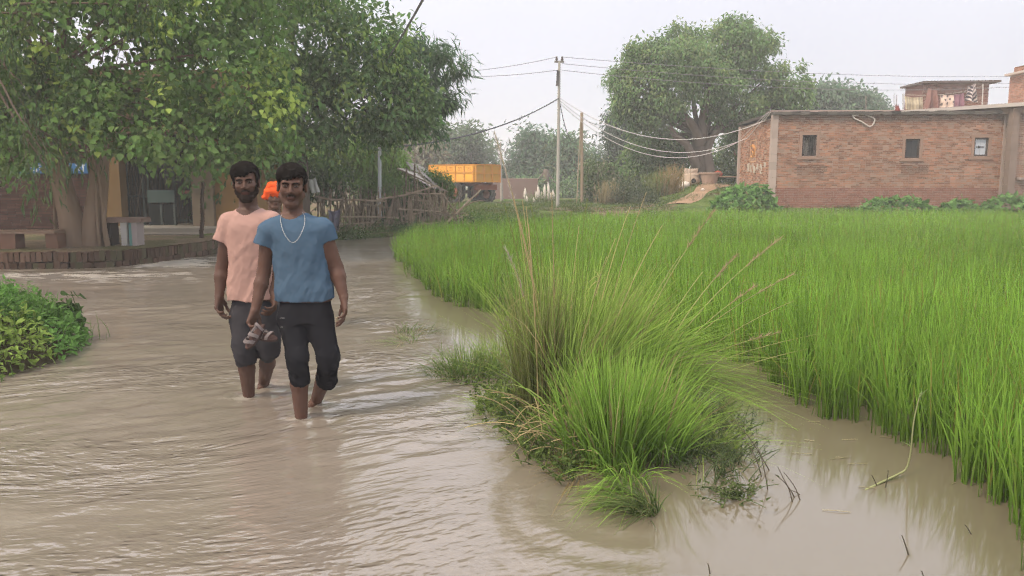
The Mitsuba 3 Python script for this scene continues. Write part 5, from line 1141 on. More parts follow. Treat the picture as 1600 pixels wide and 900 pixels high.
for q, ((a, b), (c, d)) in enumerate(stalks):
    p0 = np.array([*isl(a + sr.uniform(-8, 8), b + sr.uniform(-15, 12)), -.03]); Yt = p0[1] + sr.uniform(-.1, .15); p2 = P(c, d, Y=Yt)
    pm = (p0 + p2) / 2 + np.array([(p0[0] - p2[0]) * .22 + sr.normal(0, .015), sr.normal(0, .03), .05])
    co = np.array([.46, .37, .19]) * sr.uniform(.6, 1.15) if sr.random() < .7 else np.array([.17, .21, .06])
    if c > 1050: co = np.array([.36, .35, .15]) * sr.uniform(.8, 1.1)
    pts_ = bez(p0, pm, p2, 12); r0 = sr.uniform(.0036, .0056)
    st = part(tg_, 'stalk', tube(pts_, np.linspace(r0, r0 * .45, 12), 5), co, 'matte', True)
    if q in plumes:
        n = 110; t = sr.uniform(.80, 1.0, n) if plumes[q] == 1 else sr.uniform(.70, 1.0, n); pp = np.array([np.interp(t, np.linspace(0, 1, 12), pts_[:, k]) for k in range(3)]).T
        ax = unit(pts_[-1] - pts_[-3])
        b_ = blades(pp, np.full(n, .05), np.zeros((n, 2)), np.full(n, .0035), (.33, .22, .15) if plumes[q] == 1 else (.40, .36, .31), (.40, .27, .20) if plumes[q] == 1 else (.46, .42, .37), 2, 0, sr)
        v = b_[0].reshape(n, -1, 3); e = unit(ax + sr.normal(0, .30, (n, 3))); hgt = (v[:, :, 2] - pp[:, None, 2]); side = v - pp[:, None]; side[:, :, 2] = 0
        v = pp[:, None] + side + e[:, None] * hgt[:, :, None]
        put(numbered(st + '__plume'), MB().add(v.reshape(-1, 3), b_[1], b_[2]), None, 'matte')
    elif sr.random() < .55:                                                 # a dry leaf blade hanging off the stalk
        k_ = sr.integers(4, 9); q0 = pts_[k_]; n = 3
        b_ = blades(np.repeat(q0[None], n, 0), sr.uniform(.05, .16, n), sr.normal(0, .09, (n, 2)), np.full(n, .007), co * 1.1, co * 1.25, 4, 1.6, sr)
        put(numbered(st + '__dry_leaf'), MB().add(*b_), None, 'leaf')
mb = MB()
for q in range(60):                                                         # bent straw at its foot
    p0 = np.array([*isl(sr.uniform(800, 900), sr.uniform(640, 720)), sr.uniform(0, .1)]); a = sr.uniform(0, 6.28); L_ = sr.uniform(.12, .4)
    p2 = p0 + [math.cos(a) * L_, math.sin(a) * L_ * .6, sr.uniform(-.05, .22)]; mb.tube(bez(p0, (p0 + p2) / 2 + [0, 0, .07], p2, 6), np.linspace(.0035, .0018, 6), np.array([.40, .32, .17]) * sr.uniform(.55, 1.15), 4)
part(tg_, 'straw', mb, None, stuff=True)

bt = thing('green_grass_tuft', 'bright green grass tuft fanning upward at the front of the grass island', 'grass tuft')
mb = MB(); 
tuft(mb, isl(960, 728), 520, .64, .15, .13, F0, F1, .010, (.0, .04), seed=11, droop=.3)
tuft(mb, isl(920, 715), 240, .56, .14, .15, F0, F1, .010, (-.06, .02), seed=12, droop=.45)
tuft(mb, isl(1025, 715), 260, .52, .15, .18, F0, F1, .010, (.08, .02), seed=13, droop=.5)
tuft(mb, isl(990, 685), 340, .60, .24, .18, F0, F1, .010, (.05, .05), seed=14, droop=.5)
part(bt, 'blades', mb, None, 'leaf', stuff=True)
mb = MB(); lr = np.random.default_rng(5); n = 16
c_ = np.array([[*isl(lr.uniform(930, 1060), lr.uniform(705, 745)), .12] for _ in range(n)])
mb.add(*blades(c_, lr.uniform(.12, .26, n), np.stack([lr.normal(.02, .13, n), lr.uniform(-.24, -.04, n)], -1), np.full(n, .011), (.11, .2, .03), (.22, .36, .09), 6, 1.9, lr)); part(bt, 'arching_blades', mb, None, 'leaf')
hk = thing('bent_grass_tuft', 'small grass tuft bent left by the current before the bright tuft', 'grass tuft')
mb = MB(); tuft(mb, isl(1008, 800), 170, .26, .06, .14, (.06, .09, .025), (.19, .25, .09), .007, (-.20, -.02), seed=15, droop=1.1); tuft(mb, isl(1000, 806), 60, .10, .05, .1, (.05, .065, .03), (.12, .15, .07), .006, (-.12, -.05), seed=16, droop=1.0)
tuft(mb, isl(985, 780), 70, .22, .08, .12, F0, F1, .009, (-.2, -.10), seed=17, droop=1.1); tuft(mb, isl(975, 755), 120, .34, .10, .16, F0, F1, .009, (-.10, -.16), seed=18, droop=1.2)
part(hk, 'blades', mb, None, 'leaf', stuff=True)

def weeds(name, label, spots, n, hgt, size, color, leaf='ovate', young=None, seed=0, extra=None):
    """Low leafy weeds: stems with leaves along them."""
    r = np.random.default_rng(seed); k = thing(name, label, 'weeds'); pos, out = [], []; st = MB()
    for q in range(n):
        px, py = spots[r.integers(len(spots))]; g = isl(px + r.normal(0, 16), py + r.normal(0, 9)); p0 = np.array([*g, -.02])
        L = np.array([r.normal(0, .10), r.normal(0, .08), hgt * r.uniform(.4, 1.2)]); m_ = p0 + L * .5 + [0, 0, .03]; pts_ = bez(p0, m_, p0 + L, 6)
        st.tube(pts_, np.linspace(.003, .0015, 6), np.asarray(color) * .8, 4, False)
        for t in np.linspace(.2, 1, 7): pos.append(pts_[0] * (1 - t) + pts_[-1] * t + [0, 0, .03 * t]); out.append(unit(np.array([r.normal(), r.normal(), .5])))
    pos, out = np.array(pos), np.array(out); m = len(pos)
    lf = scatter_leaves(leaf, pos, leaf_frames(m, out, .25, r), size * r.uniform(.6, 1.3, m), np.asarray(color) * r.uniform(.6, 1.4, (m, 1)))
    part(k, 'stems', st, None, 'matte'); part(k, 'leaves', MB().add(*lf), None, 'leaf', stuff=True)
    if extra: mb = MB(); extra(mb); part(k, 'grass_blades', mb, None, 'leaf', stuff=True)
    return k
weeds('leafy_weeds', 'low leafy weeds and dry roots along the left foot of the tall grass clump', [(770, 640), (800, 660), (830, 690), (860, 715), (900, 735), (790, 610), (740, 585)], 210, .10, .036, (.105, .150, .045), seed=21, extra=lambda mb: (tuft(mb, isl(800, 640), 200, .22, .18, .16, G0, G1, .006, (-.05, 0), seed=22), tuft(mb, isl(850, 690), 180, .24, .15, .16, G0, (.19, .24, .07), .006, (-.08, -.02), seed=23), tuft(mb, isl(900, 740), 120, .16, .12, .15, (.12, .09, .04), (.30, .22, .10), .005, (-.06, -.04), seed=24)))
weeds('leafy_weeds', 'dark bushy weeds sprawling on the water right of the bright green tuft', [(1090, 690), (1120, 700), (1145, 715), (1110, 650), (1075, 720), (1130, 740), (1150, 675)], 240, .13, .034, (.085, .115, .050), 'lance', seed=25, extra=lambda mb: (tuft(mb, isl(1100, 700), 240, .24, .16, .2, G0, G1, .006, (.08, 0), seed=26), tuft(mb, isl(1080, 655), 260, .30, .2, .22, G0, G1, .006, (.12, 0), seed=27)))
weeds('leafy_weeds', 'small separate sprig of weeds in the water right of the bent tuft', [(1150, 775), (1143, 780)], 30, .06, .026, (.10, .13, .05), seed=28)
def side_tuft(label, fn, seed):
    k = thing('water_grass', label, 'grass tuft'); mb = MB(); fn(mb); part(k, 'blades', mb, None, 'leaf', stuff=True)
side_tuft('low dark grass tuft standing in the water left of the tall clump', lambda mb: (tuft(mb, isl(735, 585), 420, .30, .24, .18, (.08, .12, .035), (.19, .28, .075), .007, (.0, 0), seed=31), tuft(mb, isl(700, 585), 170, .20, .17, .18, (.07, .10, .035), (.16, .22, .07), .006, (-.08, 0), seed=32), tuft(mb, isl(780, 572), 260, .32, .18, .16, G0, G1, .006, (0, 0), seed=33)), 31)
side_tuft('sparse grass sprigs in the water below the low dark tuft', lambda mb: (tuft(mb, isl(725, 655), 34, .12, .10, .14, (.05, .07, .03), (.11, .15, .06), .005, (-.12, 0), seed=34), tuft(mb, isl(760, 680), 30, .10, .10, .14, (.05, .07, .03), (.11, .15, .06), .005, (-.1, -.02), seed=35), tuft(mb, isl(775, 640), 90, .18, .12, .12, G0, G1, .006, (-.04, 0), seed=36)), 34)
side_tuft('flattened grass tuft drifting leftward in the current between the men and the tall clump', lambda mb: (tuft(mb, isl(628, 534), 120, .16, .14, .2, (.11, .15, .06), (.28, .34, .15), .008, (-.24, 0), seed=37, droop=.9), tuft(mb, isl(650, 520), 110, .15, .2, .12, (.08, .11, .045), (.17, .23, .08), .007, (.1, 0), seed=38), tuft(mb, isl(672, 520), 16, .05, .06, .1, (.07, .06, .04), (.10, .08, .05), .006, (.1, 0), seed=39)), 37)
def twig(name, label, pts_px, r, c, cat, lift=None):
    pts_ = np.array([P(a, b, Y=y) for a, b, y in pts_px]); f_ = PchipInterpolator(np.linspace(0, 1, len(pts_)), pts_, axis=0)
    return single(name, label, cat, tube(f_(np.linspace(0, 1, 24)), np.linspace(r, r * .5, 24), 6), c, 'matte', True, .2)
y_ = P(1360, 765, z=0)[1]; y2 = P(1412, 735, z=.03)[1]
sp = twig('sprouting_stem', 'bent pale green stem rising out of the still water before the rice edge', [(1352, 766, y_), (1385, 750, y_ + .1), (1414, 735, y2), (1423, 706, y2), (1427, 665, y2), (1438, 615, y2)], .0062, (.25, .26, .13), 'stem')
lr = np.random.default_rng(9); q0 = P(1424, 700, Y=y2); q1 = P(1437, 625, Y=y2)
put(sp + '__leaf', MB().add(*blades(np.array([q0, q0, q1, q1, q1]), np.array([.05, .04, .07, .05, .04]), lr.normal(0, .03, (5, 2)), np.full(5, .012), (.2, .28, .1), (.3, .38, .16), 4, .5, lr)), None, 'leaf')
for q, (pp, lb) in enumerate((([(1462, 870, 3), (1420, 838, 3), (1413, 836, 3)], 0), ([(1230, 782, 3), (1218, 745, 3), (1210, 722, 3)], 0))):
    pass
tw = thing('dead_twigs', 'thin dark dead twigs sticking out of the water right of the sprawling weeds', 'twigs')
for q, (a, b, c, d) in enumerate(((1252, 782, 1225, 738), (1240, 785, 1215, 730), (1246, 778, 1212, 742), (1205, 735, 1150, 660), (1200, 765, 1180, 690), (1256, 775, 1232, 765), (1190, 745, 1168, 690))):
    g = np.array([*isl(a, b), -.02]); e = P(c, d, Y=g[1] + .03); part(tw, 'twig', tube(wobble(bez(g, (g + e) / 2 + [.02, 0, .01], e, 8), .008, 9, q), np.linspace(.0032, .0014, 8), 5), (.09, .075, .055))
tw = thing('dead_twigs', 'few broken stems standing in the still water near the bottom right corner', 'twigs')
for q, (a, b, c, d) in enumerate(((1422, 868, 1409, 836), (1373, 760, 1362, 742), (1382, 762, 1388, 735), (1110, 898, 1106, 880), (1522, 836, 1508, 820), (1445, 905, 1440, 892))):
    g = np.array([*isl(a, b), -.02]); e = P(c, d, Y=g[1] + .02); part(tw, 'twig', tube(bez(g, (g + e) / 2 + [.005, 0, 0], e, 6), np.linspace(.0038, .0018, 6), 5), (.08, .07, .05))
mb = MB(); fr_ = np.random.default_rng(8)
for q in range(13):
    g = np.array([*isl(fr_.uniform(1180, 1500), fr_.uniform(650, 800)), .004]); a = fr_.uniform(-.6, .6); L_ = fr_.uniform(.03, .14)
    mb.tube(bez(g, g + [math.cos(a) * L_ / 2, math.sin(a) * L_ / 2, .004], g + [math.cos(a) * L_, math.sin(a) * L_, 0], 5), .0016, np.array([.35, .30, .18]) * fr_.uniform(.5, 1.1), 4)
stuff('floating_straw', 'bits of straw floating on the still water by the rice', mb, None, 'matte')

# ------------------------------------------------------------------ the weed bank on the left
wk = thing('weed_bank', 'dense green creeping weeds on the bank at the left edge of the photo', 'weeds')
r = np.random.default_rng(91)
def mound(x, y):
    q = ((x + 5.12) / 1.48) ** 2 + ((y - 6.2) / 1.6) ** 2
    return .66 * np.clip(1 - q, 0, 1) ** .62 * (.72 + .55 * meshkit.fbm(np.stack([x * 1.3, y * 1.3, 0 * x], -1), 3, 92))
p_, f_ = sheet(40, 40, lambda u, v: (lambda x, y: np.stack([x, y, mound(x, y) - .12], -1))(-6.7 + u * 3.3, 4.4 + v * 3.8))
part(wk, 'soil', (p_, f_), (.06, .05, .03), smooth=True)
n = 23000; x, y = r.uniform(-6.65, -3.6, n), r.uniform(4.5, 7.9, n); z = mound(x, y); ok = z > .01; x, y, z = x[ok], y[ok], z[ok]; n = len(x)
tone = r.uniform(.55, 1.35, (n, 1)) * (.8 + .8 * (meshkit.fbm(np.stack([x * 2.2, y * 2.2, 0 * x], -1), 3, 93)[:, None] - .25))
yg = (meshkit.fbm(np.stack([x * 1.7, y * 1.7, 9 + 0 * x], -1), 2, 94) > .56)[:, None]
col = np.where(yg, np.array([.26, .36, .09]), np.array([.14, .27, .07])) * tone
out = unit(np.stack([x + 5.12, y - 6.2, .8 + 0 * x], -1))
hi = r.random(n) < .12; z = z + hi * r.uniform(0, .16, n)
part(wk, 'foliage', MB().add(*scatter_leaves('ovate', np.stack([x, y, z - .03 + r.uniform(-.04, .07, n)], -1), leaf_frames(n, out, .2, r), r.uniform(.035, .085, n), col)), None, 'leaf', stuff=True)
mb = MB(); gx_ = r.uniform(-5.4, -3.65, 500); gy_ = r.uniform(4.8, 7.3, 500); mb.add(*blades(np.stack([gx_, gy_, mound(gx_, gy_) - .02], -1), r.uniform(.10, .30, 500), r.normal(0, .07, (500, 2)), np.full(500, .007), (.07, .13, .03), (.15, .26, .06), 3, .6, r)); part(wk, 'grass_blades', mb, None, 'leaf', stuff=True)
mb = MB(); pos = []; 
for q in range(7):
    a = np.array([-4.0 + r.normal(0, .07), 7.1 + r.normal(0, .08), .1]); b = P(106 + r.normal(0, 8), 462 + r.uniform(-14, 34), Y=7.1); pp = bez(a, (a + b) / 2 + [0, 0, .06], b, 8); mb.tube(pp, .004, (.08, .1, .04), 4, False); pos += list(pp[3:]) + list(pp[4:])
pos = np.array(pos) + r.normal(0, .03, (len(pos), 3)); m = len(pos)
lf = scatter_leaves('heart', pos, leaf_frames(m, unit(r.normal(size=(m, 3))), .3, r), r.uniform(.05, .11, m), np.array([.075, .125, .045]) * r.uniform(.6, 1.3, (m, 1)))
part(wk, 'shoot', mb.add(*lf), None, 'leaf', label='taller leafy shoot at the right end of the bank')

# ------------------------------------------------------------------ creepers with broad leaves under the brick house
def creeper(label, px0, px1, Y, hgt, dep, n, seed, size=.20):
    r = np.random.default_rng(seed); k = thing('pumpkin_vine', label, 'vine'); x0, x1 = P(px0, 310, Y=Y)[0], P(px1, 310, Y=Y)[0]
    x, y = r.uniform(x0, x1, n), Y + r.uniform(-dep, dep, n); u = (x - x0) / (x1 - x0) * 2 - 1
    top = hgt * np.clip(1 - np.abs(u) ** 3, 0, 1) * np.clip(1 - ((y - Y) / dep) ** 2, 0, 1) ** .5 * (.55 + .9 * meshkit.fbm(np.stack([x * .9, y * .9, 0 * x], -1), 3, seed))
    z = np.maximum(land(x, y), 0) + top * r.uniform(.55, 1.0, n) ** .5
    R = leaf_frames(n, unit(np.stack([u * .4, np.full(n, -.7), np.full(n, .5)], -1)), .45, r)
    col = np.array([.155, .290, .085]) * r.uniform(.6, 1.4, (n, 1)); sz = size * r.uniform(.6, 1.25, n); pos = np.stack([x, y, z], -1)
    order = np.argsort(y - sz * 2 - z * .8); big = order[:120]; rest = order[120:]
    part(k, 'foliage', MB().add(*scatter_leaves('heart', pos[rest], R[rest], sz[rest], col[rest])), None, 'leaf', stuff=True)
    for q in big: part(k, 'leaf', MB().add(*scatter_leaves('heart', pos[q:q + 1], R[q:q + 1], sz[q:q + 1], col[q:q + 1])), None, 'leaf')
creeper('rounded mound of broad leaved vine against the left corner of the long brick house', 1114, 1214, 31.2, 1.15, .8, 620, 101, .26)
creeper('long low run of broad leaved vine along the middle of the brick house foot', 1336, 1466, 30.4, .80, .6, 560, 102, .22)
creeper('low broad leaved vine between the long run and the right edge', 1468, 1530, 30.3, .85, .6, 330, 103, .22)
creeper('broad leaved vine at the right edge of the photo before the pillar', 1526, 1640, 29.9, .8, .6, 520, 104, .22)
# ------------------------------------------------------------------ trees
def tree(name, label, trunk_pts, r0, r1, lobes, crowns, bark=(.17, .125, .09), group=None, cat='tree', limbs=True, seed=0, extra_trunks=(), front=0):
    """trunk(s) as tapered tubes, limbs into every lobe, and the crown's leaves."""
    r = np.random.default_rng(seed); k = thing(name, label, cat, group)
    tp_ = np.asarray(trunk_pts, float)
    part(k, 'trunk', wood(tp_, r0, r1, 12, seed), bark, 'matte', True, .35)
    for q, (pp, a, b) in enumerate(extra_trunks): part(k, 'trunk', wood(np.asarray(pp, float), a, b, 12, seed + q + 1), bark, 'matte', True, .35)
    centres = []
    for cr in crowns:
        kw = dict(cr); lf = kw.pop('leaf'); pos, R, sz, col, cc = crown(lobes, leaf=lf, **kw); centres.append((lf, pos, R, sz, col, cc))
    if limbs:
        top = tp_[-1]
        for q, L in enumerate(lobes[:24]):
            c = np.asarray(L[:3]); m = top + (c - top) * .5 + np.array([0, 0, .12 * np.linalg.norm(c - top)]) * r.uniform(-.4, 1)
            n_ = max(8, int(np.linalg.norm(c - top) * 4)); lm = part(k, 'limb', wood(wobble(bez(top - (tp_[-1] - tp_[-2]) * .15, m, c, n_), .12, .8, seed + q), r1 * .42, r1 * .10, 8, seed + q), np.asarray(bark) * .75, 'matte', True, .3)
            tw = MB(); cc = centres[0][5]; d = np.linalg.norm(cc - c, axis=1); near = np.argsort(d)[:11]
            for w in near[::1]:
                s0 = c * r.uniform(.35, 1) + m * 0; s0 = c + (top - c) * r.uniform(0, .35)
                tw.tube(wobble(bez(s0, (s0 + cc[w]) / 2 + r.normal(0, .1, 3), cc[w], 5), .05, 2, int(w) % 97), np.linspace(r1 * .08, r1 * .025, 5), np.asarray(bark) * .6, 4, False)
            put(numbered(lm + '__twigs'), tw, None, 'matte')
    for lf, pos, R, sz, col, cc in centres:
        rest = np.ones(len(pos), bool)
        if front:
            d = np.linalg.norm(pos - [0, 0, HC], axis=1) - 1.5 * unit(pos - np.mean(np.asarray(lobes)[:, :3], 0))[:, 1] * 0
            inview = np.abs(pos[:, 0]) < .64 * pos[:, 1]; inview &= (pos[:, 2] - HC) < .235 * pos[:, 1]
            pick = np.argsort(np.where(inview, d - 6 * sz, 1e9))[:front]; rest[pick] = False
            for q in pick: part(k, 'leaf', MB().add(*scatter_leaves(lf, pos[q:q + 1], R[q:q + 1], sz[q:q + 1], col[q:q + 1])), None, 'leaf')
        part(k, 'crown', MB().add(*scatter_leaves(lf, pos[rest], R[rest], sz[rest], col[rest])), None, 'leaf', stuff=True)
    return k
def lob(px, py, Y, rx, rz, ry=None): return [*P(px, py, Y=Y), rx, ry or (rx + rz) / 2, rz]
# the big peepal tree on the platform
tb0, tb1 = P(120, 385, Y=14.4), P(150, 200, Y=14.7); tb0[2] = PZ - .05
A0 = [P(118, 388, Y=14.35), P(110, 340, Y=14.35), P(97, 290, Y=14.4), P(84, 225, Y=14.5), P(70, 120, Y=14.6)]
A1 = [P(146, 388, Y=14.4), P(147, 345, Y=14.45), P(154, 290, Y=14.6), P(156, 225, Y=14.8), P(185, 110, Y=15)]
for q in (A0, A1): q[0][2] = PZ - .08
pe_lobes = [lob(-60, 60, 15, 1.9, 1.5), lob(60, 40, 14.2, 1.8, 1.5), lob(190, 60, 14.0, 1.7, 1.4), lob(330, 90, 14.2, 1.35, 1.3), lob(400, 170, 14.4, .75, .95), lob(300, 205, 14.0, 1.0, .75), lob(200, 190, 13.6, 1.2, .85), lob(70, 190, 13.7, 1.3, .95), lob(-40, 200, 14, 1.2, 1.0), lob(250, -60, 14.5, 2.0, 1.6), lob(100, -160, 15, 2.4, 1.9), lob(380, -120, 15, 1.9, 1.7), lob(-60, -200, 15.5, 2.2, 2.0), lob(240, -300, 15.5, 2.4, 1.8), lob(355, 215, 14.6, .8, .7), lob(20, 255, 13.6, 1.0, .6), lob(-60, 260, 13.8, 1.0, .6)]
def keepA(c):                                                               # the view under the crown stays open
    px = c[:, 0] / c[:, 1] * 1243 + 800; py = 287 - (c[:, 2] - HC) / c[:, 1] * 1243
    return c[:, 2] > np.interp(px, [-200, 40, 75, 90, 165, 185, 310, 330, 420, 460], [1.8, 1.62, 1.75, 2.1, 2.05, 1.9, 1.82, 1.7, 1.75, 2.0])
pk = tree('peepal_tree', 'huge twin trunked tree with heart shaped leaves on the brick platform at the left', A0, .23, .13, pe_lobes,
     [dict(n_clumps=2500, per=23, leaf='heart', size=.115, color=(.155, .255, .078), young=(.35, .46, .11), young_p=.2, hang=.75, clump_r=.30, shell=.62, seed=201, keep=keepA)], bark=(.25, .175, .125), seed=5, extra_trunks=[(A1, .22, .13)], front=300)
for q in (0, 1, 2, 6, 7):                                                   # aerial roots and buttresses hugging the trunks
    a = P(98 + q * 9.5 + rng.uniform(-4, 4), 388, Y=14.2 + .06 * abs(q - 4)); a[2] = PZ - .04; b = P((88 if q < 4 else 112) + q * 6, 260 + rng.uniform(-20, 30), Y=14.35)
    part(pk, 'root', wood(wobble(bez(a + [(q - 4) * .03, -.05, 0], (a + b) / 2 + [(q - 4) * .02, -.08, 0], b, 9), .03, 1.5, q), rng.uniform(.03, .055), .02, 7, q), (.24, .17, .12), 'matte', True, .3)
# narrow leaved tree at the far left, in front of the peepal's crown
gt_l = [lob(20, 120, 12.6, 1.0, .95), lob(70, 230, 12.5, .75, .7), lob(60, 20, 12.6, .9, .8), lob(-60, 60, 12.8, 1.2, 1.2), lob(85, 285, 12.7, .4, .45), lob(250, 10, 13.0, .45, .4)]
tree('narrow_leaved_tree', 'tree with long drooping narrow leaves at the upper left edge of the photo', [np.array([-9.6, 12.9, -.1]), np.array([-9.5, 12.9, 1.5]), np.array([-9.2, 12.8, 3.0]), np.array([-8.6, 12.7, 4.2])], .14, .07, gt_l,
     [dict(n_clumps=120, per=18, leaf='lance', size=.20, color=(.085, .140, .055), young=(.17, .25, .08), young_p=.12, hang=1.5, clump_r=.30, shell=.35, seed=211)], bark=(.2, .15, .11), seed=8)
def keepD(c):                                                               # the crown's underside over the fence
    px = c[:, 0] / c[:, 1] * 1243 + 800; py = 287 - (c[:, 2] - HC) / c[:, 1] * 1243
    return py < np.interp(px, [440, 480, 640, 680], [330, 222, 226, 215])
# the dark tree behind, whose crown closes the view towards the fence
dk = [lob(455, 60, 20, 1.9, 1.9), lob(540, 80, 20, 1.6, 1.3), lob(500, 170, 19.6, 1.7, 1.2), lob(590, 160, 19.8, 1.25, 1.0), lob(430, 190, 19.5, 1.4, 1.2), lob(620, 200, 20, .9, .8), lob(430, -30, 20.5, 1.6, 1.2), lob(350, 260, 20, 1.1, .8), lob(560, 200, 20.4, 1.0, .6), lob(650, 150, 20.2, .55, .55)]
dk = [[*q[:4], q[4] * .6, q[5]] for q in dk]
tree('dark_leafy_tree', 'dark dense leafy tree behind the two men, its crown reaching the top of the photo', [P(470, 330, Y=20.6) * [1, 1, 0] + [0, 0, .2], P(470, 270, Y=20.6), P(465, 190, Y=20.4), P(470, 120, Y=20.3)], .24, .14, dk,
     [dict(n_clumps=1050, per=25, leaf='ovate', size=.165, color=(.140, .235, .088), young=(.25, .36, .10), young_p=.22, hang=.6, clump_r=.36, shell=.55, seed=221, keep=keepD)], bark=(.14, .11, .085), seed=11)
# feathery tree
fl_ = [lob(640, 100, 21.5, 1.0, .75), lob(690, 105, 21.4, .7, .6), lob(615, 85, 21.6, .9, .6), lob(660, 165, 21.4, .8, .5), lob(700, 150, 21.5, .35, .42), lob(625, 175, 21.6, .8, .8), lob(672, 205, 21.6, .4, .35)]
tree('feathery_tree', 'tree with drooping feathery fronds right of the dark tree against the sky', [P(618, 320, Y=26) * [1, 1, 0] + [0, 0, .2], P(618, 260, Y=25.5), P(624, 200, Y=24.5), P(640, 150, Y=22.5)], .11, .07, fl_,
     [dict(n_clumps=210, per=34, leaf='lance', size=.30, color=(.10, .17, .085), young=(.12, .19, .07), young_p=.1, hang=.75, clump_r=.27, shell=.35, seed=231, flat=.6)], bark=(.13, .10, .085), seed=13)
# bushes behind the fence
def bush(name, label, lobes, n, per, leaf, size, color, young=None, hang=.5, clump_r=.25, seed=0, young_p=.25, cat='bush', group=None, stem=True):
    k = thing(name, label, cat, group); pos, R, sz, col, cc = crown(lobes, n, per, leaf, size, color, young, hang, clump_r, .35, seed, young_p)
    st = MB(); r = np.random.default_rng(seed); b = np.mean(np.asarray(lobes)[:, :2], 0); gz = float(land(*b)) - .05
    for q in r.choice(len(cc), min(len(cc), 26), replace=False): g = np.array([*(b + (cc[q][:2] - b) * .45 + r.normal(0, .08, 2)), gz]); st.tube(bez(g, g + (cc[q] - g) * [.2, .2, .6], cc[q], 6), np.linspace(.03, .008, 6) * max(.5, size * 4), (.14, .11, .075), 5, False)
    part(k, 'stems', st, None); part(k, 'foliage', MB().add(*scatter_leaves(leaf, pos, R, sz, col)), None, 'leaf', stuff=True); return k
bush('broad_leaved_bush', 'bright yellow green long leaved bush behind the stick fence at the steel pole', [lob(560, 245, 23.8, .75, .6), lob(520, 235, 23.9, .65, .6), lob(615, 245, 24, .6, .55), lob(590, 215, 24, .6, .5)], 320, 20, 'lance', .33, (.24, .37, .11), (.34, .44, .14), 1.0, .3, 301)
bush('feathery_bush', 'soft pale green feathery bush just above the stick fence', [lob(585, 288, 23.3, .45, .28), lob(612, 292, 23.4, .45, .26), lob(562, 295, 23.4, .35, .25)], 220, 40, 'diamond', .05, (.17, .30, .085), (.24, .38, .11), .3, .16, 302)
bush('shrub', 'dark shrub behind the heads of the two men', [lob(420, 265, 21.4, .9, .65), lob(480, 275, 21.6, .8, .6), lob(520, 285, 22.3, .5, .45), lob(370, 280, 21, .8, .6), lob(345, 330, 20.4, .5, .5)], 520, 20, 'ovate', .12, (.085, .145, .055), (.15, .24, .07), .5, .25, 303)
bush('creeper', 'green creeper growing over the shed roof beside the trailer', [lob(690, 285, 24.2, .28, .16), lob(672, 275, 24.4, .35, .14), lob(703, 300, 24.0, .16, .2), lob(660, 292, 24.8, .5, .35)], 170, 20, 'ovate', .09, (.075, .145, .04), (.13, .22, .05), .5, .15, 304)
bush('shrub', 'leafy shrub inside the fence below the shed roof', [lob(640, 325, 23.9, .5, .35), lob(610, 330, 23.8, .4, .3)], 160, 20, 'ovate', .10, (.055, .11, .035), None, .5, .2, 305)
bush('low_weeds', 'dark low weeds on the bank at the right end of the fence', [lob(730, 350, 25, .8, .28), lob(770, 350, 26, .7, .25), lob(540, 366, 20.6, .8, .2), lob(620, 362, 22, .9, .2), lob(695, 360, 23, .5, .25)], 420, 18, 'diamond', .07, (.055, .10, .03), (.10, .17, .045), .3, .2, 306, cat='weeds')
# pale cloth scraps on the fence
cloth('cloth_scrap', 'white cloth hanging on the bush behind the ear of the man in blue', [(481, 278), (493, 277), (500, 300), (486, 302)], 20.3, (.55, .56, .54), seed=12, amp=.03)
cloth('cloth_scrap', 'narrow pale cloth on a stick above the left end of the fence', [(529, 283), (534, 279), (537, 306), (525, 308)], 22.2, (.55, .47, .40), seed=13, amp=.03)
cloth('cloth_scrap', 'dull violet cloth hanging at the left end of the stick fence', [(513, 328), (532, 326), (530, 362), (516, 360)], 21.2, (.17, .16, .22), seed=14, amp=.04)

# the great tree on the mound
MX, MY = P(1098, 290, Y=42)[0], 42.0; mz_ = float(land(MX, MY))
mt0 = [np.array([MX, MY, mz_ - .2]), P(1094, 262, Y=MY), P(1092, 232, Y=MY), P(1096, 212, Y=MY)]
m_l = [lob(1000, 140, 41.5, 1.7, 1.5), lob(1010, 95, 42, 1.3, 1.0), lob(1070, 100, 41, 2.0, 1.4), lob(1150, 75, 42, 1.9, 1.3), lob(1185, 68, 42.6, 1.0, .85), lob(1110, 130, 40.4, 2.0, 1.1), lob(1190, 130, 42.5, 1.6, 1.0), lob(1235, 130, 42, 1.2, 1.1), lob(1245, 155, 42, .9, .8), lob(990, 175, 41.5, 1.2, 1.0), lob(1020, 205, 42, 1.3, 1.0), lob(1150, 170, 41.4, 1.5, .9), lob(1215, 165, 42.3, 1.3, .7), lob(1040, 170, 40.6, 1.2, .9), lob(1110, 90, 44, 2.6, 1.9), lob(970, 120, 42, .7, .6), lob(1140, 45, 43, 1.2, .6), lob(1012, 232, 43, 1.2, 1.0), lob(1165, 205, 43.5, 1.2, 1.0), lob(1045, 238, 44.5, 1.3, 1.2), lob(985, 150, 41.5, 1.0, .9)]
mr = np.random.default_rng(19); big_ = [[*q[:3], q[3] * .84, q[4] * .84, q[5] * .84] for q in m_l]; m_l = list(big_)
for q in big_:                                                              # smaller bosses of foliage on the main ones
    for _ in range(3):
        d = unit(mr.normal(size=3) + np.array([0, -.5, .35])); s_ = mr.uniform(.32, .52)
        m_l.append([*(np.array(q[:3]) + d * np.array(q[3:]) * .95), q[3] * s_, q[4] * s_, q[5] * s_])
def keepM(c):
    px = c[:, 0] / c[:, 1] * 1243 + 800; py = 287 - (c[:, 2] - HC) / c[:, 1] * 1243
    return ~((px > 1060) & (px < 1128) & (py > 188) & (c[:, 1] < 42.3))
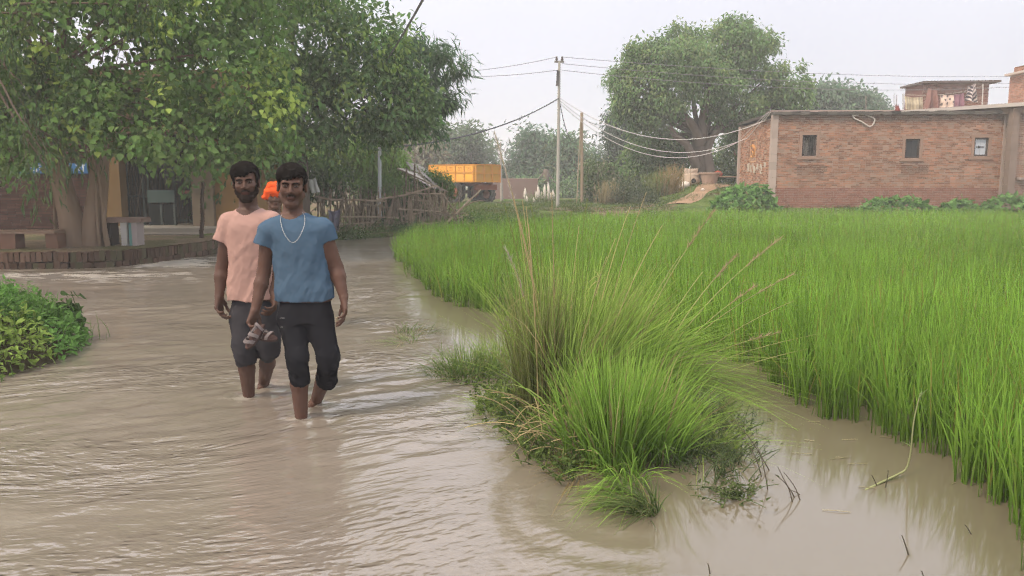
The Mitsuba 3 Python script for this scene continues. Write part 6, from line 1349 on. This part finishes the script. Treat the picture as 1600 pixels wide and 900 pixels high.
tree('mound_tree', 'great spreading tree with thick forked limbs on the grassy mound left of the brick house', mt0, .52, .38, m_l,
     [dict(n_clumps=2300, per=25, leaf='ovate', size=.20, color=(.185, .285, .120), young=(.26, .33, .14), young_p=.18, hang=.8, clump_r=.34, shell=.62, seed=241, keep=keepM)], bark=(.22, .17, .14), seed=17,
     extra_trunks=[([P(1110, 285, Y=41.7), P(1108, 262, Y=41.7), P(1104, 235, Y=41.7), P(1112, 215, Y=41.6), P(1128, 195, Y=41.6)], .30, .16), ([P(1090, 262, Y=41.6), P(1082, 245, Y=41.4), P(1072, 225, Y=41.3), P(1055, 213, Y=41.2), P(1045, 196, Y=41.2)], .26, .13),
                   ([P(1094, 225, Y=41.5), P(1088, 205, Y=41.3), P(1078, 190, Y=41.1), P(1062, 176, Y=41), P(1052, 160, Y=41)], .28, .12), ([P(1098, 220, Y=41.7), P(1098, 190, Y=41.5), P(1100, 165, Y=41.3)], .30, .16)])
bush('dark_tree', 'dark bluish tree left of the great mound tree', [lob(965, 205, 56, 1.0, 1.3), lob(975, 240, 56, 1.2, 1.4), lob(960, 185, 56, .5, .5), lob(985, 180, 57, .9, .9), lob(955, 265, 56, 1.2, 1.0)], 330, 22, 'ovate', .26, (.085, .125, .08), None, .6, .45, 311, cat='tree')
bush('under_bush', 'yellowish green bushes at the foot of the mound tree', [lob(1010, 250, 44, 1.6, 1.1), lob(1040, 270, 43, 1.2, .9), lob(1000, 285, 43, 1.3, .9), lob(1135, 270, 45, 1.0, .9), lob(1060, 240, 45, 1.4, 1.2), lob(1150, 235, 46, 1.3, 1.6)], 620, 18, 'ovate', .20, (.16, .25, .09), (.28, .35, .13), .6, .36, 312)
bush('under_bush', 'grey green bush at the dark ditch left of the dirt path', [lob(985, 305, 38, 1.0, .65), lob(1010, 312, 37, .6, .45), lob(965, 300, 39, .7, .55)], 300, 30, 'lance', .17, (.085, .115, .06), (.14, .16, .08), .5, .28, 313)
bush('under_bush', 'pale flowering bush between the brown pole and the grey green bush', [lob(930, 290, 41, .8, .8), lob(945, 275, 42, .7, .7), lob(922, 270, 42, .6, .6)], 260, 18, 'ovate', .17, (.11, .155, .06), (.36, .34, .24), .5, .3, 314, young_p=.2)
dg = thing('dry_reeds', 'straw coloured dry reeds leaning beside the clay stove', 'reeds'); mb = MB(); r = np.random.default_rng(41); n = 300; gx_ = np.array([P(r.normal(1046, 9), 300, Y=38.6 + r.uniform(-.5, .5))[0] for _ in range(n)]); gy_ = 38.6 + r.uniform(-.6, .6, n)
mb.add(*blades(np.stack([gx_, gy_, land(gx_, gy_) - .05], -1), r.uniform(.8, 1.7, n), r.normal(0, .25, (n, 2)), np.full(n, .035), (.30, .22, .10), (.45, .34, .17), 4, .6, r)); gx_ = gx_ - .7; mb.add(*blades(np.stack([gx_, gy_, land(gx_, gy_) - .05], -1), r.uniform(.8, 1.5, n), r.normal(0, .25, (n, 2)), np.full(n, .04), (.13, .17, .05), (.26, .29, .09), 4, .6, r)); part(dg, 'blades', mb, None, 'leaf', stuff=True)
dg = thing('dry_reeds', 'dry yellow reeds just right of the brown wooden pole', 'reeds'); mb = MB(); n = 220; gx_ = np.array([P(r.normal(950, 9), 300, Y=38.0)[0] for _ in range(n)]); gy_ = 38 + r.uniform(-.6, .6, n)
mb.add(*blades(np.stack([gx_, gy_, land(gx_, gy_) - .05], -1), r.uniform(.6, 1.4, n), r.normal(0, .2, (n, 2)), np.full(n, .04), (.22, .18, .09), (.40, .33, .19), 4, .6, r)); part(dg, 'blades', mb, None, 'leaf', stuff=True)
# banana plants
def banana(label, px, py, Y, n, L, seed):
    r = np.random.default_rng(seed); k = thing('banana_plant', label, 'plant', None); c = P(px, py, Y=Y); g = np.array([c[0], Y, float(land(c[0], Y)) - .1])
    part(k, 'stem', tube([g, (g + c) / 2, c], [.13, .11, .08], 8), (.17, .20, .09), smooth=True, var=.3)
    for q in range(n):
        a = q * 2.4 + r.uniform(-.4, .4); out = np.array([math.cos(a), math.sin(a), 0]); l = L * r.uniform(.75, 1.15); sd = np.array([-out[1], out[0], 0]); up = r.uniform(.5, 1.1)
        def fn(u, v): 
            w = .22 * l * np.sin(np.pi * np.clip(u * .92 + .06, 0, 1)) ** .7 * (1 + .06 * np.sin(u * 70)); t = (v - .5) * 2
            return c + out * (l * (.85 * u))[:, None] + np.array([0, 0, 1.0]) * (l * (up * u - 1.0 * u ** 2.3))[:, None] + sd * (w * t)[:, None] + np.array([0, 0, -.35]) * (np.abs(t) * w)[:, None]
        part(k, 'leaf', sheet(22, 5, fn), np.array([.10, .165, .065]) * r.uniform(.8, 1.35), 'leaf', True, .15)
banana('banana plant with big torn leaves right of the brown pole', 938, 266, 46, 9, 1.9, 1)
banana('banana plant with pale leaves at the foot of the dark bluish tree', 962, 278, 44, 7, 1.5, 2)
# white plumed kans grass
kg = thing('kans_grass', 'stand of white plumed grass left of the tall pole', 'grass clump'); mb = MB(); r = np.random.default_rng(71); n = 260; gx_ = np.array([P(r.uniform(822, 868), 300, Y=43)[0] for _ in range(n)]); gy_ = 43 + r.uniform(-.8, .8, n)
mb.add(*blades(np.stack([gx_, gy_, land(gx_, gy_) - .05], -1), r.uniform(.4, .9, n), r.normal(0, .25, (n, 2)), np.full(n, .03), (.10, .14, .05), (.22, .26, .11), 4, .6, r)); part(kg, 'blades', mb, None, 'leaf', stuff=True)
for px, y0, y1 in ((820, 318, 293), (826, 320, 306), (840, 318, 298), (844, 318, 289), (850, 320, 299), (852, 318, 288), (857, 320, 293), (859, 318, 284), (862, 318, 300), (836, 320, 308), (866, 322, 296)):
    b, t = P(px, y0 + 4, Y=43 + r.uniform(-.5, .5)), None; t = P(px + r.uniform(-4, 1), y1, Y=b[1]); ln = np.linalg.norm(t - b)
    st = part(kg, 'stalk', tube([b, t], .01, 4), (.33, .30, .18)); d_ = unit(t - b); pr = np.array([0, .25, .5, .75, 1.0])
    put(numbered(st + '__plume'), tube(wobble(b + (t - b) * (.35 + .65 * pr)[:, None], .02, 4, px), np.array([.02, .075, .085, .06, .008]), 8), (.70, .63, .56), 'matte', True, .15)
# a bare young trunk and thin sapling beside the trailer
sp_ = thing('bare_sapling', 'leafless pale sapling with thin twigs right of the trailer', 'tree'); q0 = P(784, 318, Y=50)
part(sp_, 'trunk', tube(bez(q0, P(783, 270, Y=50), P(782, 222, Y=50), 8), np.linspace(.10, .03, 8), 7), (.36, .32, .29), smooth=True)
for q, (a, b) in enumerate(((770, 205), (795, 214), (776, 214), (790, 240), (768, 232))): part(sp_, 'branch', tube(bez(P(782, 250 - q * 6, Y=50), P((a + 782) / 2, 235, Y=50), P(a, b, Y=50), 7), np.linspace(.03, .008, 7), 5), (.36, .32, .29), smooth=True)

# far trees, each its own crown
def far_tree(label, px, pbase, Y, lobes_px, color, seed, n=230, per=18, size=.42, young=None):
    l = [lob(a, b, Y + dy, c * Y / 1243, d * Y / 1243) for a, b, c, d, dy in lobes_px]; x = P(px, pbase, Y=Y)[0]; tz_ = min(q[2] for q in l)
    tree('far_tree', label, [np.array([x, Y, float(land(x, Y)) - .3]), np.array([x + .1, Y, 1.4]), np.array([x + .15, Y, max(2.5, tz_ * .8)])], .32, .2, l,
         [dict(n_clumps=n, per=per, leaf='diamond', size=size, color=color, young=young, young_p=.2, hang=.5, clump_r=.7, shell=.5, seed=seed)], bark=(.2, .16, .13), seed=seed, group=None, limbs=True)
far_tree('hazy far tree with reddish brown foliage at the left above the shed', 655, 300, 62, [(655, 225, 26, 26, 0), (640, 245, 22, 26, 2), (668, 250, 24, 26, -2), (650, 272, 34, 20, 0)], (0.238, 0.231, 0.154), 401, young=(.20, .15, .11))
far_tree('hazy far tree right behind the trailer', 735, 300, 70, [(715, 225, 30, 26, 0), (740, 240, 30, 26, 1), (700, 255, 30, 30, 0), (735, 215, 22, 14, -2), (755, 258, 20, 16, 0), (700, 212, 16, 12, 0)], (0.154, 0.210, 0.126), 402, 330)
far_tree('small dark far tree in the gap right of the trailer', 797, 300, 70, [(797, 262, 10, 12, 0), (800, 280, 12, 16, 0), (790, 250, 6, 6, 0)], (0.126, 0.168, 0.112), 403, 90)
far_tree('tall hazy far tree directly left of the tall pole', 835, 300, 68, [(828, 235, 20, 28, 0), (848, 240, 22, 28, 1), (820, 270, 22, 26, 0), (850, 270, 26, 26, -1), (838, 222, 14, 14, 0)], (0.129, 0.203, 0.126), 404, 330)
far_tree('hazy far tree between the tall pole and the brown pole', 890, 300, 66, [(880, 235, 20, 26, 0), (898, 250, 20, 22, 0), (880, 270, 26, 26, 0), (905, 272, 22, 22, 0), (915, 250, 12, 14, 1), (925, 250, 8, 16, 2)], (0.147, 0.224, 0.126), 405, 300, young=(.15, .18, .09))
far_tree('far tree rising behind the left end of the house roof', 1310, 200, 62, [(1300, 165, 30, 26, 0), (1335, 165, 26, 22, 1), (1290, 150, 20, 14, -1), (1320, 152, 20, 14, 0)], (0.140, 0.217, 0.133), 406, 300)
far_tree('small hazy far tree behind the middle of the house roof', 1362, 200, 75, [(1360, 168, 22, 16, 0), (1345, 172, 16, 14, 0), (1378, 174, 10, 8, 1)], (0.154, 0.224, 0.147), 407, 170)
far_tree('low far trees seen in the gap between the dark bluish tree and the poles', 935, 300, 75, [(930, 280, 24, 22, 0), (905, 290, 24, 18, 0)], (0.140, 0.217, 0.126), 408, 200)
far_tree('low far tree behind the white plumed grass', 850, 305, 60, [(825, 300, 24, 14, 0), (850, 296, 24, 16, 0), (880, 300, 24, 16, 0)], (0.161, 0.245, 0.112), 409, 230, size=.3)
# a further belt that closes the horizon
fb = np.random.default_rng(66); pos, R_, sz, col = [], [], [], []
l_ = [[x + fb.normal(0, 2), 125 + fb.uniform(-14, 14), 3.0, fb.uniform(4, 7), 4.5, fb.uniform(4.0, 6.5)] for x in np.arange(-120, 150, 6.0)]
p4 = crown(l_, 2600, 14, 'diamond', .8, (.06, .09, .05), None, .4, 1.3, .6, 500); stuff('distant_trees', 'hazy belt of distant trees closing the horizon', MB().add(*scatter_leaves('diamond', p4[0], p4[1], p4[2], p4[3])))

# ------------------------------------------------------------------ the humid air
scene['haze'] = {'type': 'cube', 'to_world': T().translate([0, 190, 12.5]).scale([330, 240, 14]), 'bsdf': {'type': 'null'}, 'interior': {'type': 'ref', 'id': 'haze_medium'}}
labels['haze'] = {'kind': 'stuff', 'label': 'humid haze over the fields'}
